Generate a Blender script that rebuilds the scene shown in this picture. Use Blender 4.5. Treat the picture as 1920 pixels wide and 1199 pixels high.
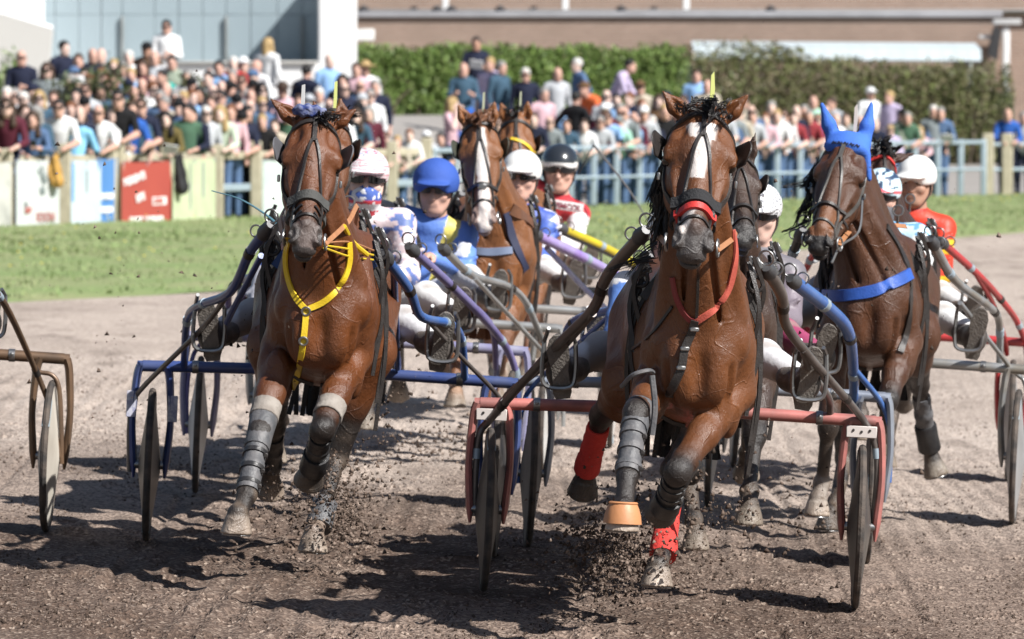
import bpy, math, random
import numpy as np
from mathutils import Vector, Matrix
random.seed(7); rng = np.random.default_rng(7)
S = bpy.context.scene
for o in list(bpy.data.objects): bpy.data.objects.remove(o)
COL = S.collection
V = np.array
# ------------------------------------------------------------------ camera, sky, sun, exposure
F_PX, HZ = 11100.0, 140.0                 # focal length in photo pixels, horizon row
PITCH = math.atan((599.5 - HZ) / F_PX)
cam = bpy.data.cameras.new('camera'); camo = bpy.data.objects.new('camera', cam); COL.objects.link(camo)
cam.sensor_width = 36.0; cam.lens = 36.0 * F_PX / 1920.0
cam.clip_start = 0.5; cam.clip_end = 2000
CAM = V((0.0, 0.0, 2.2))
camo.location = CAM; camo.rotation_euler = (math.pi / 2 - PITCH, 0, 0)
cam.dof.use_dof = True; cam.dof.focus_distance = 23.6; cam.dof.aperture_fstop = 7.1
S.camera = camo
world = bpy.data.worlds.new('World'); S.world = world; world.use_nodes = True
wn = world.node_tree.nodes; wl = world.node_tree.links
sky = wn.new('ShaderNodeTexSky'); sky.sky_type = 'NISHITA'; sky.sun_disc = False
SUN = V((0.90, -0.72, 1.08)); SUN = SUN / np.linalg.norm(SUN)
sky.sun_elevation = math.asin(SUN[2]); sky.sun_rotation = math.atan2(SUN[0], SUN[1])
bg = wn['Background']; bg.inputs['Strength'].default_value = 0.05
wl.new(sky.outputs[0], bg.inputs['Color'])
sun = bpy.data.lights.new('sun', 'SUN'); sun.energy = 5.0; sun.angle = math.radians(0.5); sun.color = (1.0, 0.97, 0.93)
suno = bpy.data.objects.new('sun', sun); COL.objects.link(suno); suno.location = (20, -10, 30)
suno.rotation_euler = Vector(-SUN).to_track_quat('-Z', 'Y').to_euler()
S.view_settings.view_transform = 'Standard'; S.view_settings.look = 'None'
S.view_settings.exposure = 0.66; S.view_settings.gamma = 1.0; S.view_settings.use_curve_mapping = False
S.render.engine = 'CYCLES'
S.cycles.max_bounces = 6; S.cycles.use_denoising = True

# ------------------------------------------------------------------ helpers
cp, sp = math.cos(PITCH), math.sin(PITCH)
def ray(px, py):
    xc, yc = (px - 960.0) / F_PX, -(py - 599.5) / F_PX
    return V((xc, cp + yc * sp, -sp + yc * cp))
def P(px, py, Y):
    d = ray(px, py); return CAM + d * (Y / d[1])
def sstep(a, b, x):
    t = np.clip((np.asarray(x, float) - a) / (b - a), 0, 1); return t * t * (3 - 2 * t)
BANK = 0.047
def ground(X, Y):                          # the bend is banked: it falls to the inside
    return -BANK * np.clip(X, -14, 14) * (1 - sstep(38, 58, Y))
def nrm(v):
    v = np.asarray(v, float); return v / (np.linalg.norm(v) + 1e-12)

def link(o, parent=None):
    COL.objects.link(o)
    if parent is not None: o.parent = parent
    return o
def props(o, label=None, cat=None, group=None, kind=None):
    if label: o['label'] = label
    if cat: o['category'] = cat
    if group: o['group'] = group
    if kind: o['kind'] = kind
    return o
def empty(name, loc=(0, 0, 0), rot=(0, 0, 0), **k):
    o = bpy.data.objects.new(name, None); o.empty_display_size = 0.2
    o.location = loc; o.rotation_euler = rot; link(o); return props(o, **k)

_m = {}
def mat(name, col=(.5, .5, .5), rough=.6, metal=0., var=0., vscale=8., bump=0., bscale=60., spec=.5, attr=None, coat=0., sheen=0., col2=None, detail=4., trans=0.):
    """Principled material; var mixes the colour towards col2 (or a darker one) with noise; attr takes the colour from a colour attribute."""
    if name in _m: return _m[name]
    m = bpy.data.materials.new(name); m.use_nodes = True; _m[name] = m
    n, l = m.node_tree.nodes, m.node_tree.links; b = n['Principled BSDF']
    b.inputs['Roughness'].default_value = rough; b.inputs['Metallic'].default_value = metal
    b.inputs['Specular IOR Level'].default_value = spec
    if coat: b.inputs['Coat Weight'].default_value = coat; b.inputs['Coat Roughness'].default_value = .25
    if sheen: b.inputs['Sheen Weight'].default_value = sheen
    if trans:
        b.inputs['Subsurface Weight'].default_value = trans; b.inputs['Subsurface Radius'].default_value = (.02, .03, .01)
    tc = n.new('ShaderNodeTexCoord')
    src = None
    if attr:
        a = n.new('ShaderNodeAttribute'); a.attribute_name = attr; src = a.outputs['Color']
    else: b.inputs['Base Color'].default_value = (*col, 1)
    if var:
        no = n.new('ShaderNodeTexNoise'); no.inputs['Scale'].default_value = vscale; no.inputs['Detail'].default_value = detail
        l.new(tc.outputs['Object'], no.inputs['Vector'])
        mx = n.new('ShaderNodeMix'); mx.data_type = 'RGBA'
        mr = n.new('ShaderNodeMapRange'); mr.inputs['From Min'].default_value = .35; mr.inputs['From Max'].default_value = .68
        mr.inputs['To Max'].default_value = var
        l.new(no.outputs['Fac'], mr.inputs['Value']); l.new(mr.outputs[0], mx.inputs['Factor'])
        if src is not None:
            l.new(src, mx.inputs['A'])
            dk = n.new('ShaderNodeMix'); dk.data_type = 'RGBA'; dk.blend_type = 'MULTIPLY'; dk.inputs['Factor'].default_value = 1
            dk.inputs['B'].default_value = (.45, .4, .38, 1); l.new(src, dk.inputs['A']); l.new(dk.outputs['Result'], mx.inputs['B'])
        else:
            mx.inputs['A'].default_value = (*col, 1)
            c2 = col2 if col2 is not None else tuple(c * .5 for c in col)
            mx.inputs['B'].default_value = (*c2, 1)
        src = mx.outputs['Result']
    if src is not None: l.new(src, b.inputs['Base Color'])
    if bump:
        nb = n.new('ShaderNodeTexNoise'); nb.inputs['Scale'].default_value = bscale; nb.inputs['Detail'].default_value = 3
        l.new(tc.outputs['Object'], nb.inputs['Vector'])
        bp = n.new('ShaderNodeBump'); bp.inputs['Strength'].default_value = bump; bp.inputs['Distance'].default_value = .01
        l.new(nb.outputs['Fac'], bp.inputs['Height']); l.new(bp.outputs[0], b.inputs['Normal'])
    return m

def mesh(name, v, f, mats=None, smooth=True, mi=None, cols=None, fa=None):
    me = bpy.data.meshes.new(name)
    v = np.asarray(v, np.float32)
    if isinstance(f, np.ndarray):
        nf, k = f.shape
        me.vertices.add(len(v)); me.vertices.foreach_set('co', v.ravel())
        me.loops.add(nf * k); me.loops.foreach_set('vertex_index', f.astype(np.int32).ravel())
        me.polygons.add(nf); me.polygons.foreach_set('loop_start', np.arange(0, nf * k, k, dtype=np.int32))
        me.update(calc_edges=True)
    else:
        me.from_pydata([tuple(map(float, p)) for p in v], [], [tuple(map(int, q)) for q in f]); me.update()
    for m in (mats or []): me.materials.append(m)
    if mi is not None: me.polygons.foreach_set('material_index', np.asarray(mi, np.int32))
    if cols is not None:
        a = me.color_attributes.new('tint', 'FLOAT_COLOR', 'POINT')
        c4 = np.ones((len(v), 4), np.float32); c4[:, :3] = cols; a.data.foreach_set('color', c4.ravel())
    if smooth: me.polygons.foreach_set('use_smooth', np.ones(len(me.polygons), bool))
    me.update(); return me
def obj(name, me, parent=None, **k):
    o = bpy.data.objects.new(name, me); link(o, parent); return props(o, **k)

class G:
    """collects shapes into one mesh"""
    def __init__(s): s.v = []; s.f = []; s.n = 0; s.m = []; s.cur = 0
    def add(s, v, f):
        v = np.asarray(v, float)
        for q in f: s.f.append(tuple(i + s.n for i in q)); s.m.append(s.cur)
        s.v.append(v); s.n += len(v); return s
    def box(s, c, size, R=None, bev=0.):
        h = V(size) / 2
        if bev:
            b = min(bev, min(h) * .8); pts = []
            for sx in (-1, 1):
                for sy in (-1, 1):
                    for sz in (-1, 1):
                        g = V((sx, sy, sz))
                        for ax in range(3):
                            q = g * h - g * b; q[ax] = g[ax] * h[ax]; pts.append(q)
            idx = lambda sx, sy, sz, ax: (((sx > 0) * 4 + (sy > 0) * 2 + (sz > 0)) * 3 + ax)
            f = []
            for ax in range(3):
                o1, o2 = [(1, 2), (2, 0), (0, 1)][ax]
                for sg in (-1, 1):
                    q = []
                    for a, b_ in ((-1, -1), (1, -1), (1, 1), (-1, 1)):
                        k = [0, 0, 0]; k[ax] = sg; k[o1] = a; k[o2] = b_; q.append(idx(*k, ax))
                    f.append(q if sg > 0 else q[::-1])
                for a in (-1, 1):
                    for b_ in (-1, 1):      # edges along ax
                        k1 = [0, 0, 0]; k1[ax] = -1; k1[o1] = a; k1[o2] = b_
                        k2 = list(k1); k2[ax] = 1
                        q = [idx(*k1, o1), idx(*k2, o1), idx(*k2, o2), idx(*k1, o2)]
                        f.append(q if a * b_ < 0 else q[::-1])
            for sx in (-1, 1):
                for sy in (-1, 1):
                    for sz in (-1, 1):
                        q = [idx(sx, sy, sz, 0), idx(sx, sy, sz, 1), idx(sx, sy, sz, 2)]
                        f.append(q if sx * sy * sz > 0 else q[::-1])
            pts = V(pts)
        else:
            pts = V([(a, b, d) for a in (-1, 1) for b in (-1, 1) for d in (-1, 1)]) * h
            f = [(0, 1, 3, 2), (4, 6, 7, 5), (0, 4, 5, 1), (2, 3, 7, 6), (0, 2, 6, 4), (1, 5, 7, 3)]
        if R is not None: pts = pts @ np.asarray(R).T
        return s.add(pts + V(c), f)
    def tube(s, pts, r, n=8, cap=True, flat=None):
        pts = np.asarray(pts, float); N = len(pts)
        r = np.broadcast_to(np.asarray(r, float), (N,)) if np.ndim(r) == 0 else np.interp(np.linspace(0, 1, N), np.linspace(0, 1, len(r)), r)
        T = np.gradient(pts, axis=0); T /= np.linalg.norm(T, axis=1)[:, None] + 1e-12
        u = np.cross(T[0], (0, 0, 1) if abs(T[0][2]) < .9 else (0, 1, 0)); u = nrm(u); out = []
        for i in range(N):
            u = nrm(u - T[i] * (u @ T[i])); w = np.cross(T[i], u)
            a = np.arange(n) * 2 * math.pi / n
            ring = pts[i] + r[i] * (np.cos(a)[:, None] * u + np.sin(a)[:, None] * w * (flat or 1))
            out.append(ring)
        f = []
        for i in range(N - 1):
            for j in range(n):
                k = (j + 1) % n; f.append((i * n + j, i * n + k, (i + 1) * n + k, (i + 1) * n + j))
        if cap: f.append(tuple(range(n))[::-1]); f.append(tuple((N - 1) * n + j for j in range(n)))
        return s.add(np.concatenate(out), f)
    def torus(s, c, ax, R, r, n=20, m=8, u=None, arc=2 * math.pi):
        ax = nrm(ax); u = nrm(np.cross(ax, (0, 0, 1) if abs(ax[2]) < .9 else (1, 0, 0))) if u is None else nrm(u); w = np.cross(ax, u)
        vs = []; f = []
        for i in range(n):
            a = i * 2 * math.pi / n; d = math.cos(a) * u + math.sin(a) * w
            for j in range(m):
                b = j * 2 * math.pi / m; vs.append(V(c) + d * (R + r * math.cos(b)) + ax * r * math.sin(b))
        for i in range(n):
            for j in range(m):
                i2, j2 = (i + 1) % n, (j + 1) % m; f.append((i * m + j, i2 * m + j, i2 * m + j2, i * m + j2))
        return s.add(vs, f)
    def lathe(s, c, ax, prof, n=24):           # prof: [(axial, radius)]
        ax = nrm(ax); u = nrm(np.cross(ax, (0, 0, 1) if abs(ax[2]) < .9 else (1, 0, 0))); w = np.cross(ax, u)
        vs = []; f = []; m = len(prof)
        for i in range(n):
            a = i * 2 * math.pi / n; d = math.cos(a) * u + math.sin(a) * w
            for t, r in prof: vs.append(V(c) + ax * t + d * r)
        for i in range(n):
            for j in range(m - 1):
                i2 = (i + 1) % n; f.append((i * m + j, i2 * m + j, i2 * m + j + 1, i * m + j + 1))
        f.append(tuple(i * m for i in range(n))); f.append(tuple(i * m + m - 1 for i in range(n))[::-1])
        return s.add(vs, f)
    def strap(s, pts, nor, w, t=.004):
        pts = np.asarray(pts, float); nor = np.asarray(nor, float); N = len(pts)
        T = np.gradient(pts, axis=0); sd = np.cross(T, nor); sd /= np.linalg.norm(sd, axis=1)[:, None] + 1e-12
        w = np.broadcast_to(w, (N,))[:, None]
        q = np.stack([pts - sd * w / 2 - nor * t * .5, pts + sd * w / 2 - nor * t * .5, pts + sd * w / 2 * .9 + nor * t, pts - sd * w / 2 * .9 + nor * t], 1)
        f = []
        for i in range(N - 1):
            for j in range(4):
                k = (j + 1) % 4; f.append((i * 4 + j, i * 4 + k, i * 4 + 4 + k, i * 4 + 4 + j))
        f.append((3, 2, 1, 0)); f.append(tuple((N - 1) * 4 + j for j in range(4)))
        return s.add(q.reshape(-1, 3), f)
    def build(s, name, mats, parent=None, smooth=True, **k):
        if not isinstance(mats, (list, tuple)): mats = [mats]
        me = mesh(name, np.concatenate(s.v), s.f, mats, smooth, s.m if len(mats) > 1 else None)
        if smooth:
            me.set_sharp_from_angle(angle=math.radians(38))
        return obj(name, me, parent, **k)

def cr(pts, n=6):
    """Catmull-Rom through pts"""
    p = np.asarray(pts, float)
    if len(p) < 3: return np.array([p[0] + (p[-1] - p[0]) * t for t in np.linspace(0, 1, n + 1)])
    e = np.concatenate([[2 * p[0] - p[1]], p, [2 * p[-1] - p[-2]]]); out = []
    for i in range(len(p) - 1):
        a, b, c, d = e[i:i + 4]
        for t in np.arange(n) / n:
            out.append(.5 * ((2 * b) + (c - a) * t + (2 * a - 5 * b + 4 * c - d) * t * t + (3 * b - a - 3 * c + d) * t ** 3))
    out.append(p[-1]); return np.array(out)

# ------------------------------------------------------------------ implicit bodies: smooth unions of cones and ellipsoids, surface nets
def cone(a, b, ra, rb, k=.03, c=0, sq=None, sub=False): return dict(t='c', a=V(a, float), b=V(b, float), ra=ra, rb=rb, k=k, c=c, sq=sq, sub=sub)
def ball(a, r, k=.03, c=0, sub=False): return cone(a, V(a, float) + V((0, 0, 1e-4)), r, r, k, c, None, sub)
def ell(a, r, k=.03, c=0, R=None, sub=False): return dict(t='e', a=V(a, float), r=V(r, float), k=k, c=c, R=None if R is None else V(R, float), sub=sub)
def frus(a, b, ra, rb, k=.01, c=0, sub=False): return dict(t='f', a=V(a, float), b=V(b, float), ra=ra, rb=rb, k=k, c=c, sub=sub)
def pd(p, X):
    if p['t'] == 'e':
        q = X - p['a']
        if p['R'] is not None: q = q @ p['R'].astype(X.dtype)
        q = q / p['r'].astype(X.dtype); k0 = np.sqrt((q * q).sum(-1)); q = q / p['r'].astype(X.dtype); k1 = np.sqrt((q * q).sum(-1)) + 1e-6
        return np.where(k0 < .02, -min(p['r']), k0 * (k0 - 1) / k1)
    a, b = p['a'].astype(X.dtype), p['b'].astype(X.dtype); ab = b - a; L2 = float(ab @ ab)
    q = X - a; t = (q @ ab) / L2
    if p['t'] == 'f':
        L = math.sqrt(L2); tc = np.clip(t, 0, 1); q = q - t[..., None] * ab
        return np.maximum(np.sqrt((q * q).sum(-1)) - (p['ra'] + (p['rb'] - p['ra']) * tc), np.maximum(-t, t - 1) * L)
    t = np.clip(t, 0, 1); q = q - t[..., None] * ab
    if p['sq'] is not None:
        n = nrm(p['sq'][:3]).astype(X.dtype); q = q + n * ((q @ n) * (p['sq'][3] - 1))[..., None]
    return np.sqrt((q * q).sum(-1)) - (p['ra'] + (p['rb'] - p['ra']) * t)
def comb(D, d, p):
    k = p['k']
    if p['sub']:
        d = -d; h = np.clip(.5 + .5 * (D - d) / k, 0, 1); return d + (D - d) * h + k * h * (1 - h)
    h = np.clip(.5 + .5 * (d - D) / k, 0, 1); return d + (D - d) * h - k * h * (1 - h)
def sdf(prims, X):
    X = np.asarray(X, float); D = np.full(X.shape[:-1], 9.)
    for p in prims: D = comb(D, pd(p, X), p)
    return D
def bbox(p):
    if p['t'] == 'e': r = max(p['r']); return p['a'] - r, p['a'] + r
    r = max(p['ra'], p['rb']); return np.minimum(p['a'], p['b']) - r, np.maximum(p['a'], p['b']) + r
def skin(prims, h):
    """verts, quads of the zero surface on a grid of step h"""
    lo = np.min([bbox(p)[0] for p in prims if not p['sub']], 0) - 4 * h; hi = np.max([bbox(p)[1] for p in prims if not p['sub']], 0) + 4 * h
    n = np.ceil((hi - lo) / h).astype(int) + 1
    ax = [(lo[i] + np.arange(n[i]) * h).astype(np.float32) for i in range(3)]
    D = np.full(n, .3, np.float32)
    for p in prims:
        a, b = bbox(p); pad = p['k'] + 4 * h
        i0 = np.maximum(((a - pad - lo) / h).astype(int), 0); i1 = np.minimum(((b + pad - lo) / h).astype(int) + 2, n)
        if np.any(i1 <= i0): continue
        sl = tuple(slice(i0[i], i1[i]) for i in range(3))
        X = np.stack(np.meshgrid(*[ax[i][sl[i]] for i in range(3)], indexing='ij'), -1)
        D[sl] = comb(D[sl], pd(p, X).astype(np.float32), p)
    s = D < 0; c = [(i, j, k) for i in (0, 1) for j in (0, 1) for k in (0, 1)]
    cut = lambda A, o: A[o[0]:A.shape[0] - 1 + o[0], o[1]:A.shape[1] - 1 + o[1], o[2]:A.shape[2] - 1 + o[2]]
    cnt = np.zeros(np.array(D.shape) - 1, np.int8)
    for o in c: cnt += cut(s, o)
    act = np.argwhere((cnt > 0) & (cnt < 8))
    idx = np.full(cnt.shape, -1, np.int64); idx[act[:, 0], act[:, 1], act[:, 2]] = np.arange(len(act))
    cv = np.stack([D[act[:, 0] + o[0], act[:, 1] + o[1], act[:, 2] + o[2]] for o in c], 1)
    pos = np.zeros((len(act), 3)); num = np.zeros(len(act))
    for i in range(8):
        for j in range(i + 1, 8):
            df = V(c[j]) - V(c[i])
            if np.abs(df).sum() != 1: continue
            A, B = cv[:, i], cv[:, j]; m = (A < 0) != (B < 0)
            t = np.where(m, A / np.where(m, A - B, 1), 0)
            pos += np.where(m[:, None], V(c[i]) + t[:, None] * df, 0); num += m
    v = lo + (act + pos / num[:, None]) * h
    fs = []
    for a in range(3):
        b, d = (a + 1) % 3, (a + 2) % 3
        s0 = [slice(None)] * 3; s1 = [slice(None)] * 3; s0[a] = slice(0, -1); s1[a] = slice(1, None)
        A, B = s[tuple(s0)], s[tuple(s1)]
        e = np.argwhere(A != B); e = e[(e[:, b] > 0) & (e[:, d] > 0) & (e[:, b] < n[b] - 1) & (e[:, d] < n[d] - 1)]
        ins = A[e[:, 0], e[:, 1], e[:, 2]]
        def g(ob, od):
            q = e.copy(); q[:, b] += ob; q[:, d] += od; return idx[q[:, 0], q[:, 1], q[:, 2]]
        q = np.stack([g(-1, -1), g(0, -1), g(0, 0), g(-1, 0)], 1); q[~ins] = q[~ins][:, ::-1]
        fs.append(q)
    f = np.concatenate(fs); f = f[(f >= 0).all(1)]
    return v, f
def tint(prims, v, pal, soft=.012):
    W = np.zeros(len(v)); C = np.zeros((len(v), 3)); ds = []; cs = []
    for p in prims:
        if p['sub'] or p['c'] is None: continue
        ds.append(pd(p, v)); cs.append(pal[p['c']])
    ds = np.array(ds); ds -= ds.min(0); w = np.exp(-ds / soft); w /= w.sum(0)
    return w.T @ V(cs, float)
def nearest(prims, v):
    ps = [p for p in prims if not p['sub']]
    return V([p['c'] for p in ps])[np.argmin(np.array([pd(p, v) for p in ps]), 0)]
def grad(prims, X, e=.004):
    g = np.stack([sdf(prims, X + V(d) * e) - sdf(prims, X - V(d) * e) for d in ((1, 0, 0), (0, 1, 0), (0, 0, 1))], -1)
    return g / (np.linalg.norm(g, axis=-1, keepdims=True) + 1e-9)
def project(prims, X, off=.003):
    X = np.asarray(X, float).copy()
    for _ in range(7):
        X = X - grad(prims, X) * np.clip(sdf(prims, X) - off, -.05, .05)[:, None]
    return X, grad(prims, X)
def march(prims, o, d, tmax, t0=0.):
    """sphere-trace rays o + t d (unit d); nan where nothing is met"""
    o = np.asarray(o, float); d = np.asarray(d, float); t = np.full(len(d), t0)
    for _ in range(60):
        t = t + np.clip(sdf(prims, o + d * t[:, None]), -.03, .3) * .8
    X = o + d * t[:, None]; X[(t > tmax) | (sdf(prims, X) > .01)] = np.nan
    return X

def letters(c, parent):
    """raised lettering as a plain mesh part"""
    t = bpy.data.objects.new('lettering', c); COL.objects.link(t); dg = bpy.context.evaluated_depsgraph_get()
    me = bpy.data.meshes.new_from_object(t.evaluated_get(dg)); bpy.data.objects.remove(t); bpy.data.curves.remove(c)
    return obj('lettering', me, parent)
# ------------------------------------------------------------------ setting: track, grass, bank
def grid(xs, ys, zf, name, m, **k):
    X, Y = np.meshgrid(xs, ys); Z = zf(X, Y); n = len(xs)
    v = np.stack([X, Y, Z], -1).reshape(-1, 3)
    i = (np.arange(len(ys) - 1)[:, None] * n + np.arange(n - 1)[None]).ravel()
    return obj(name, mesh(name, v, np.stack([i, i + 1, i + n + 1, i + n], 1), [m]), **k)
def vnoise(X, Y, s, seed):
    r = np.random.default_rng(seed).random((64, 64)); x, y = X / s, Y / s
    x0, y0 = np.floor(x).astype(int), np.floor(y).astype(int); fx, fy = x - x0, y - y0
    fx, fy = fx * fx * (3 - 2 * fx), fy * fy * (3 - 2 * fy)
    g = lambda a, b: r[a % 64, b % 64]
    return (g(x0, y0) * (1 - fx) + g(x0 + 1, y0) * fx) * (1 - fy) + (g(x0, y0 + 1) * (1 - fx) + g(x0 + 1, y0 + 1) * fx) * fy - .5
EDGE = V([(-60, -20), (-14, 45), (-4.95, 57), (-2.75, 60.2), (1, 68), (6.9, 82), (12, 94), (60, 200)])      # where the track meets the grass
def edgeY(X): return np.interp(X, EDGE[:, 0], EDGE[:, 1])
def FY(px): return 84.0 + .01158 * px                                              # distance of the fence along a picture column
_fx = np.linspace(-2500, 4500, 200); _fX = (_fx - 960) / F_PX * FY(_fx)
def fenceY(X): return np.interp(X, _fX, FY(_fx))
def bankz(t, X): return (1.42 - 1.17 * sstep(1.9, 5.2, X)) * sstep(1.0, 17, t)
def terr(X, Y): return ground(X, Y) + bankz(Y - fenceY(X), np.asarray(X) * 100. / np.maximum(np.asarray(Y), 60.))

def track_mat():
    m = bpy.data.materials.new('track_grit'); m.use_nodes = True; n, l = m.node_tree.nodes, m.node_tree.links; b = n['Principled BSDF']
    b.inputs['Roughness'].default_value = .9; b.inputs['Specular IOR Level'].default_value = .15
    tc = n.new('ShaderNodeTexCoord')
    def noise(sc, det=4., map_=None, kind='ShaderNodeTexNoise'):
        t = n.new(kind); t.inputs['Scale'].default_value = sc
        if kind == 'ShaderNodeTexNoise': t.inputs['Detail'].default_value = det
        if map_:
            mp = n.new('ShaderNodeMapping'); mp.inputs['Scale'].default_value = map_; l.new(tc.outputs['Object'], mp.inputs[0]); l.new(mp.outputs[0], t.inputs['Vector'])
        else: l.new(tc.outputs['Object'], t.inputs['Vector'])
        return t
    def mix(a, bcol, fac, bl='MIX'):
        x = n.new('ShaderNodeMix'); x.data_type = 'RGBA'; x.blend_type = bl
        for s, q in (('A', a), ('B', bcol)):
            if isinstance(q, tuple): x.inputs[s].default_value = (*q, 1)
            else: l.new(q, x.inputs[s])
        if isinstance(fac, float): x.inputs['Factor'].default_value = fac
        else: l.new(fac, x.inputs['Factor'])
        return x.outputs['Result']
    def rng_(src, a, b_, c=0., d=1.):
        r = n.new('ShaderNodeMapRange'); r.interpolation_type = 'SMOOTHSTEP'
        for nm, q in (('From Min', a), ('From Max', b_), ('To Min', c), ('To Max', d)): r.inputs[nm].default_value = q
        l.new(src, r.inputs['Value']); return r.outputs[0]
    big = noise(.7, 5, (1, .35, 1)); damp = rng_(big.outputs['Fac'], .36, .58)
    # the racing line is churned and damp, the outside of the bend is dry and pale
    sx = n.new('ShaderNodeSeparateXYZ'); l.new(tc.outputs['Object'], sx.inputs[0])
    far = rng_(sx.outputs['Y'], 25.2, 37.0)
    dry = mix((.232, .172, .138), (.565, .478, .415), far)
    base = mix(dry, (.115, .079, .060), damp)
    f2 = n.new('ShaderNodeMath'); f2.operation = 'MULTIPLY'; l.new(far, f2.inputs[0]); f2.inputs[1].default_value = .80
    base = mix(base, dry, f2.outputs[0])
    hx = noise(2.5, 5, (1, .25, 1)); base = mix(base, (.06, .04, .03), rng_(hx.outputs['Fac'], .54, .72, 0, .5))
    vo = noise(70, 1, (1, .85, 1), 'ShaderNodeTexVoronoi'); spk = rng_(vo.outputs['Color'], .30, .95)
    base = mix(base, (.46, .37, .30), rng_(spk, .70, 1., 0, .55))
    base = mix(base, (.03, .02, .016), rng_(spk, .0, .22, .55, 0.))
    gr = noise(170, 3, (1, .9, 1)); base = mix(base, base, .5); sp_ = mix(base, (.55, .46, .4), rng_(gr.outputs['Fac'], .60, .74, 0, .38))
    l.new(sp_, b.inputs['Base Color'])
    nb = noise(45, 6, (1, .8, 1)); bp = n.new('ShaderNodeBump'); bp.inputs['Strength'].default_value = .7; bp.inputs['Distance'].default_value = .012
    l.new(nb.outputs['Fac'], bp.inputs['Height'])
    bp2 = n.new('ShaderNodeBump'); bp2.inputs['Strength'].default_value = .7; bp2.inputs['Distance'].default_value = .012
    l.new(vo.outputs['Distance'], bp2.inputs['Height']); l.new(bp.outputs[0], bp2.inputs['Normal']); l.new(bp2.outputs[0], b.inputs['Normal'])
    return m
M_track = track_mat()
# ground under everything, out to the horizon; the paved bank behind the fence is part of it
M_pave = mat('bank_paving', (.30, .28, .26), .9, var=.5, vscale=.8, col2=(.22, .2, .18), bump=.3, bscale=12)
xs = np.concatenate([[-900, -300, -100, -50], np.arange(-30, 31, 1.0), [50, 100, 300, 900]])
ys = np.concatenate([[-60, 0, 20, 40, 55, 65, 75], np.arange(80, 150, .75), [170, 250, 500, 1400]])
grid(xs, ys, lambda X, Y: terr(X, Y) - .06, 'ground', M_pave, kind='structure')
_hp = np.random.default_rng(91); HPR = np.stack([_hp.uniform(-3.0, 3.0, 700), 22 + 17 * _hp.random(700) ** 1.3], 1); HPR[:500, 0] = np.concatenate([_hp.normal(-1.0, .45, 250), _hp.normal(.75, .5, 250)])
def prints(X, Y):
    """hoof prints pressed into the grit, with a pushed-up rim"""
    sh_ = X.shape; X = X.ravel(); Y = Y.ravel(); z = np.zeros(len(X)); o = np.argsort(Y); Ys = Y[o]
    for hx_, hy in HPR:
        a, b = np.searchsorted(Ys, (hy - .2, hy + .2))
        if a == b: continue
        i = o[a:b]; i = i[np.abs(X[i] - hx_) < .15]; r = np.hypot((X[i] - hx_) / .060, (Y[i] - hy) / .085)
        z[i] += np.where(r < 1, -.018 * (1 - r ** 4), .009 * np.exp(-((r - 1.25) / .22) ** 2))
    return z.reshape(sh_)
def track_z(X, Y):
    X = np.asarray(X, float); Y = np.asarray(Y, float)
    near = 1 - sstep(38, 52, Y)
    z = ground(X, Y) + near * (.016 * vnoise(X, Y, .35, 1) + .009 * vnoise(X, Y, .13, 2) + .006 * vnoise(X, Y, .06, 3) + .02 * vnoise(X, Y * .3, .5, 4))
    z = z + near * .005 * np.sin((X + .12 * np.sin(Y * .35)) * 52) * sstep(-.1, .3, vnoise(X, Y * .3, 1.1, 6))
    for rx in (-2.62, -1.70, -.12, .28, 1.43, 1.72): z = z - near * .016 * np.exp(-((X - rx - .04 * np.sin(Y * .5)) / .022) ** 2) * (Y > 24.5)
    return z + prints(X, Y)
# one sheet: fine across the picture, coarse outside it, trimmed to the grass edge in Y
u = np.concatenate([[-9, -4, -2, -1.3], np.linspace(-1, 1, 300), [1.3, 2, 4, 9]])
yy = np.concatenate([[2, 10, 16, 20], np.linspace(22, 36, 420)[1:], np.linspace(36, 60, 120)[1:]])
tv = []
for a in range(len(yy) + 30):
    row = np.zeros((len(u), 3))
    if a < len(yy): Yr = np.full(len(u), yy[a]); X = u * np.maximum(Yr, 14) * .0925
    else:
        w = (a - len(yy) + 1) / 30.; X = u * 60 * .0925 * (1 - w) + w * u * 8.0
        e = edgeY(X); Yr = np.maximum(60 * (1 - w) + e * w, 60) if False else 60 * (1 - w) + e * w
    row[:, 0] = X; row[:, 1] = Yr; row[:, 2] = track_z(X, Yr); tv.append(row)
# keep the sheet on the near side of the edge
tv = np.concatenate(tv); lim = edgeY(tv[:, 0]); tv[:, 1] = np.minimum(tv[:, 1], lim + .02 * np.sin(tv[:, 0] * 9))
n_ = len(u); i = (np.arange(len(tv) // n_ - 1)[:, None] * n_ + np.arange(n_ - 1)[None]).ravel()
obj('race_track', mesh('race_track', tv, np.stack([i, i + 1, i + n_ + 1, i + n_], 1), [M_track]), kind='structure')
# grass between the track and the fence
M_turf = mat('turf', (.19, .255, .10), .9, var=.9, vscale=.7, col2=(.275, .285, .15), bump=.6, bscale=25, spec=.2)
gx = np.linspace(-16, 26, 169); gt = np.linspace(0, 1, 60); gv = []
for t in gt:
    e = edgeY(gx) + .12 * vnoise(gx, gx * 0 + 3, .5, 9) - .05; Yr = e * (1 - t) + (fenceY(gx) + 1.2) * t
    gv.append(np.stack([gx, Yr, ground(gx, Yr) + .004 + .05 * sstep(0, .04, t) + .04 * vnoise(gx, Yr, .9, 5)], -1))
i = (np.arange(59)[:, None] * 169 + np.arange(168)[None]).ravel()
obj('grass_verge', mesh('grass_verge', np.concatenate(gv), np.stack([i, i + 1, i + 170, i + 169], 1), [M_turf]), kind='structure')
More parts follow.
